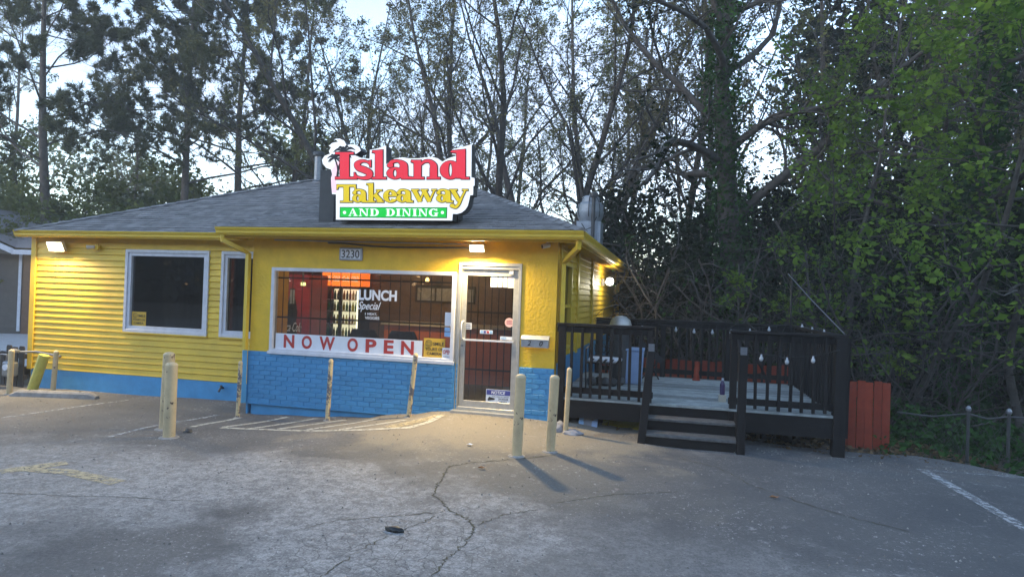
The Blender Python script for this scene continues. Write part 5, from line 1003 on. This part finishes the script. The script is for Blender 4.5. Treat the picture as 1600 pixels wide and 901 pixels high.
TANGLE = [tree('tangle', s, H=4.2, r=.03, stems=9, spread=.55, wob=.16, bark='twig', levels=[dict(m=8, t0=.15, ang=(25,75), lr=.5, K=6, wob=.22, trop=-.05, rr=.6, rmin=.005), dict(m=6, t0=.15, ang=(25,70), lr=.5, K=4, wob=.25, trop=-.04, rr=.6, rmin=.004)], leaf=dict(type='leaf', m=2, s=.09, mat='ivy', keep=.45)) for s in (71, 72)]
BUSH = [tree('bush', s, H=4.5, r=.05, stems=7, spread=.55, wob=.12, bark='bark2', levels=[dict(m=9, t0=.12, ang=(30,75), lr=.45, K=5, wob=.18, trop=.03, rr=.5), dict(m=7, t0=.15, ang=(30,70), lr=.5, K=3, wob=.2, rr=.5)], leaf=dict(type='leaf', m=34, s=.13, mat=mm, keep=.8, jit=.16)) for s, mm in ((81, 'bush'), (82, 'dkleaf'))]
G = 'trees behind the restaurant'
plant('pine_tree', PINE[0], 82, 25, .4, 1.0, 'big broad pine tree left of all, its bare trunk behind the neighbour house', 'pine tree', G)
plant('pine_tree', PINE[1], 372, 29, 2.0, .98, 'slim pine tree rising in the middle of the left group', 'pine tree', G, sz=1.02)
plant('pine_tree', PINE[1], 275, 26, 1.1, .85, 'leaning pine tree between the broad pine and the slim pine', 'pine tree', G, lean=(0, .06), sz=1.0)
plant('spring_tree', LOOSE[0], 442, 27, .3, .92, 'thin olive leaved tree forking above the left end of the roof ridge', 'tree', G)
plant('spring_tree', LOOSE[1], 180, 33, 1.3, .8, 'hazy tan tree between the broad pine and the leaning pine', 'tree', G)
plant('bare_tree', MULTI[0], 690, 23, .0, 1.0, 'many stemmed bare tree spreading directly behind the lit sign', 'tree', G, lean=(0, -.22))
plant('bare_tree', MULTI[1], 850, 21, 2.4, .95, 'many stemmed bare tree right of the lit sign', 'tree', G, lean=(0, -.06))
plant('spring_tree', LOOSE[0], 912, 25, 3.0, 1.0, 'straight olive leaved tree behind the exhaust fan', 'tree', G)
plant('spring_tree', LOOSE[1], 600, 30, 4.4, .95, 'hazy tan tree behind the left half of the sign', 'tree', G)
plant('spring_tree', LOOSE[0], 760, 32, 5.1, .9, 'olive tree standing far back between the two bare trees', 'tree', G)
plant('spring_tree', LOOSE[1], 1046, 22, .9, 1.0, 'tan leaved slender tree, first right of the exhaust fan', 'tree', G)
plant('spring_tree', LOOSE[1], 1092, 20, 2.2, .95, 'tan leaved slender tree next to the old dark tree', 'tree', G)
plant('spring_tree', LOOSE[0], 985, 28, 5.6, 1.0, 'olive tree farther back right of the exhaust fan', 'tree', G)
for u_, d_, r_, k_, lab_ in ((655,38,2.9,1,'faint far tan tree above the middle of the sign'),(815,37,4.9,0,'faint far olive tree between sign and exhaust fan'),(955,35,1.8,1,'faint far tan tree just right of the exhaust fan'),(30,36,5.2,0,'faint far olive tree at the left picture edge')):
    plant('spring_tree', LOOSE[k_], u_, d_, r_, 1.05, lab_, 'tree', G)
plant('old_tree', BIG, 1165, 16.5, .6, 1.0, 'massive dark ivy clad tree above the back deck railing', 'tree', G)
plant('ivy_tree', IVYT, 1512, 13, 1.0, 1.0, 'ivy covered trunk with bright green leaves at the lot edge', 'tree', G)
plant('spring_tree', LOOSE[0], 1290, 20, 1.9, .95, 'slender olive tree behind the right end of the deck', 'tree', G)
plant('old_tree', BIG, 1400, 19, 3.3, .95, 'dark ivy clad tree deep in the woods right of the deck', 'tree', G)
plant('spring_tree', LOOSE[1], 1580, 17, 4.1, .95, 'slender tree crowding the edge right of the ivy trunk', 'tree', G)
plant('maple_tree', MAPLE[0], 1300, 13.5, .2, 1.05, 'bright green maple rising behind the right corner of the deck', 'maple tree', G)
plant('maple_tree', MAPLE[1], 1425, 12.5, 2.0, 1.1, 'bright green maple between the deck and the ivy trunk', 'maple tree', G)
plant('maple_tree', MAPLE[0], 1610, 11.5, 3.9, 1.1, 'bright green maple reaching in at the right picture edge', 'maple tree', G)
plant('maple_tree', MAPLE[1], 1510, 15, 5.5, 1.15, 'tall bright green maple behind the ivy covered trunk', 'maple tree', G)
plant('maple_tree', MAPLE[0], 1365, 16.5, 1.2, 1.2, 'tall bright green maple deep behind the deck corner', 'maple tree', G)
plant('maple_tree', MAPLE[1], 1270, 12.8, 4.4, .32, 'low bright green sapling just behind the deck corner pole', 'maple tree', G, zb=.3)
for i, (u, D_, rot, sc, lab) in enumerate(((1080,15.5,.3,1.1,'pale bare brush behind the back railing left of the old tree'),(1230,14,1.7,1.0,'pale bare brush behind the back railing right of the old tree'),(1380,12.5,2.9,1.0,'pale bare brush above the orange fence panel'),(1470,12,4.0,.8,'pale bare brush before the ivy covered trunk'),(1330,16,.9,1.4,'tall bare brush deep behind the deck corner'),(1150,18,2.2,1.4,'tall bare brush beside the old dark tree'))):
    plant('brush', TANGLE[i % 2], u, D_, rot, sc, lab, 'brush', 'bare brush at the wood edge')
for i, (u, D_, sc, k, lab) in enumerate(((-10,27,1.5,0,'olive bush at the left picture edge'),(60,31,1.8,0,'olive bush behind the broad pine trunk'),(150,28,1.6,0,'olive bush right of the broad pine trunk'),(225,30,1.75,0,'tall olive bush left of the leaning pine'),(310,31,1.5,0,'olive bush between the leaning and slim pines'),(400,33,1.4,0,'olive bush right of the slim pine'),(490,36,1.2,0,'olive bush by the vent pipe'),
     (20,24,1.3,0,'near olive bush left of the broad pine trunk'),(120,24.5,1.35,0,'near olive bush just right of the broad pine trunk'),(200,25,1.3,0,'near olive bush under the hazy tan tree'),
     (1012,21,1.2,1,'dark evergreen bush beyond the side eave'),(1045,19,1.25,1,'dark evergreen bush left of the old tree'),(1120,20,1.3,1,'dark evergreen bush behind the old tree'),(1215,18,1.2,1,'dark evergreen bush right of the old tree'),(1290,16.5,1.1,1,'dark evergreen bush behind the maple'),(1370,15,1.0,1,'dark evergreen bush behind the orange panel'),(1450,16,1.25,1,'dark evergreen bush left of the ivy trunk'),(1560,15.5,1.25,1,'dark evergreen bush right of the ivy trunk'),(1640,14,1.2,1,'dark evergreen bush at the right picture edge'))):
    plant('bush', BUSH[k], u, D_, i*1.3, sc, lab, 'bush', ('olive bushes behind the restaurant', 'dark bushes in the woods')[k], lean=(0, 0))
# low ground cover and far woods
rng = np.random.default_rng(5)
def mass(name, n, box, size, m, dens, seed, thr=-.75):
    rg = np.random.default_rng(seed); C = np.column_stack([rg.uniform(box[2*i], box[2*i+1], n) for i in range(3)]); q = C*dens
    f = np.sin(q[:, 0]*1.3+1)*np.sin(q[:, 1]*1.1)+np.sin(q[:, 2]*1.7+q[:, 0]*.7)+.6*np.sin(q[:, 0]*3.1+q[:, 2]*2.3)-1.4*(C[:, 2]-box[4])/(box[5]-box[4])*1.0; C = C[f > thr]
    V, Fq = leaves(C, size, rg, .3); o = bpy.data.objects.new(name, qmesh(name, [V], [Fq], M[m])); COL.objects.link(o); return tag(o, kind='stuff')
tag(mass('woods', 130000, (8,34,15,27,-1.,17), .36, 'dkleaf', .5, 1, -1.25), 'dark mass of woodland behind the deck and the lot', 'woods')
tag(mass('woods', 60000, (-46,-14,30,42,-1.,13.5), .42, 'bush', .4, 2), 'olive mass of far woodland behind the pines', 'woods')
tag(mass('woods', 16000, (-14,8,34,44,-1.,5.), .40, 'dkleaf', .5, 4), 'low far woodland seen between the trunks over the roof', 'woods')
tag(mass('woods', 60000, (-60,60,-44,-38,-1.,13), 1.1, 'dkleaf', .02, 6, -9), 'dark woodland added unseen behind the camera to darken the window reflections', 'woods')  # unseen tree mass added so the windows mirror less low sky
xs = rng.uniform(5.9, 16, 26000); ys = rng.uniform(-9, 7, 26000); k = ys > np.array([ytop(x) for x in xs])+.05; xs, ys = xs[k], ys[k]; hh = np.clip((ys-np.array([ytop(x) for x in xs]))*.5, .06, .7)
C = np.column_stack([xs, ys, zdirt(xs, ys)+rng.uniform(0, 1, len(xs))*hh]); V, Fq = leaves(C, .10, rng, .6)
o = bpy.data.objects.new('undergrowth', qmesh('undergrowth', [V], [Fq], M['ivy'])); COL.objects.link(o); tag(o, 'low ivy undergrowth along the edge of the lot', 'undergrowth', kind='stuff')
n_ = 9000; xs = rng.uniform(1.6, 7.5, n_); ys = rng.uniform(.1, 5.5, n_); C = np.column_stack([xs, ys, zdirt(xs, ys)+rng.uniform(0, .04, n_)]); V, Fq = leaves(C, .07, rng, 1.0, 0)
M['litter'] = leafmat('dead_leaf_litter', (.22,.15,.085), (.07,.045,.028), .1)
o = bpy.data.objects.new('leaf_litter', qmesh('leaf_litter', [V], [Fq], M['litter'])); COL.objects.link(o); tag(o, 'dead leaf litter on the soil under and behind the deck', 'leaf litter', kind='stuff')

tag(mass('undergrowth', 40000, (6.6,17,5.2,12.5,-1.1,4.6), .13, 'woodleaf', .9, 8, -.55), 'tangled mid green undergrowth at the foot of the woods', 'undergrowth')
tag(mass('undergrowth', 26000, (2.2,8,8.5,14,-1.1,4.2), .14, 'woodleaf', .8, 9, -.45), 'tangled mid green undergrowth behind the back railing', 'undergrowth')
hz = bpy.data.materials.new('added_haze'); hz.use_nodes = True; hn = hz.node_tree.nodes; hn.remove(hn['Principled BSDF']); pv = hn.new('ShaderNodeVolumePrincipled'); pv.inputs['Color'].default_value = (.96,.95,.92,1); pv.inputs['Density'].default_value = .0028  # haze volume added to lift the dark trees towards grey
hz.node_tree.links.new(pv.outputs[0], hn['Material Output'].inputs['Volume'])
o = MB().box(-405,405,-405,405,-4,24).build('haze', hz); o['kind'] = 'stuff'; o['label'] = 'thin haze added over the whole lot to lift the dark tones'
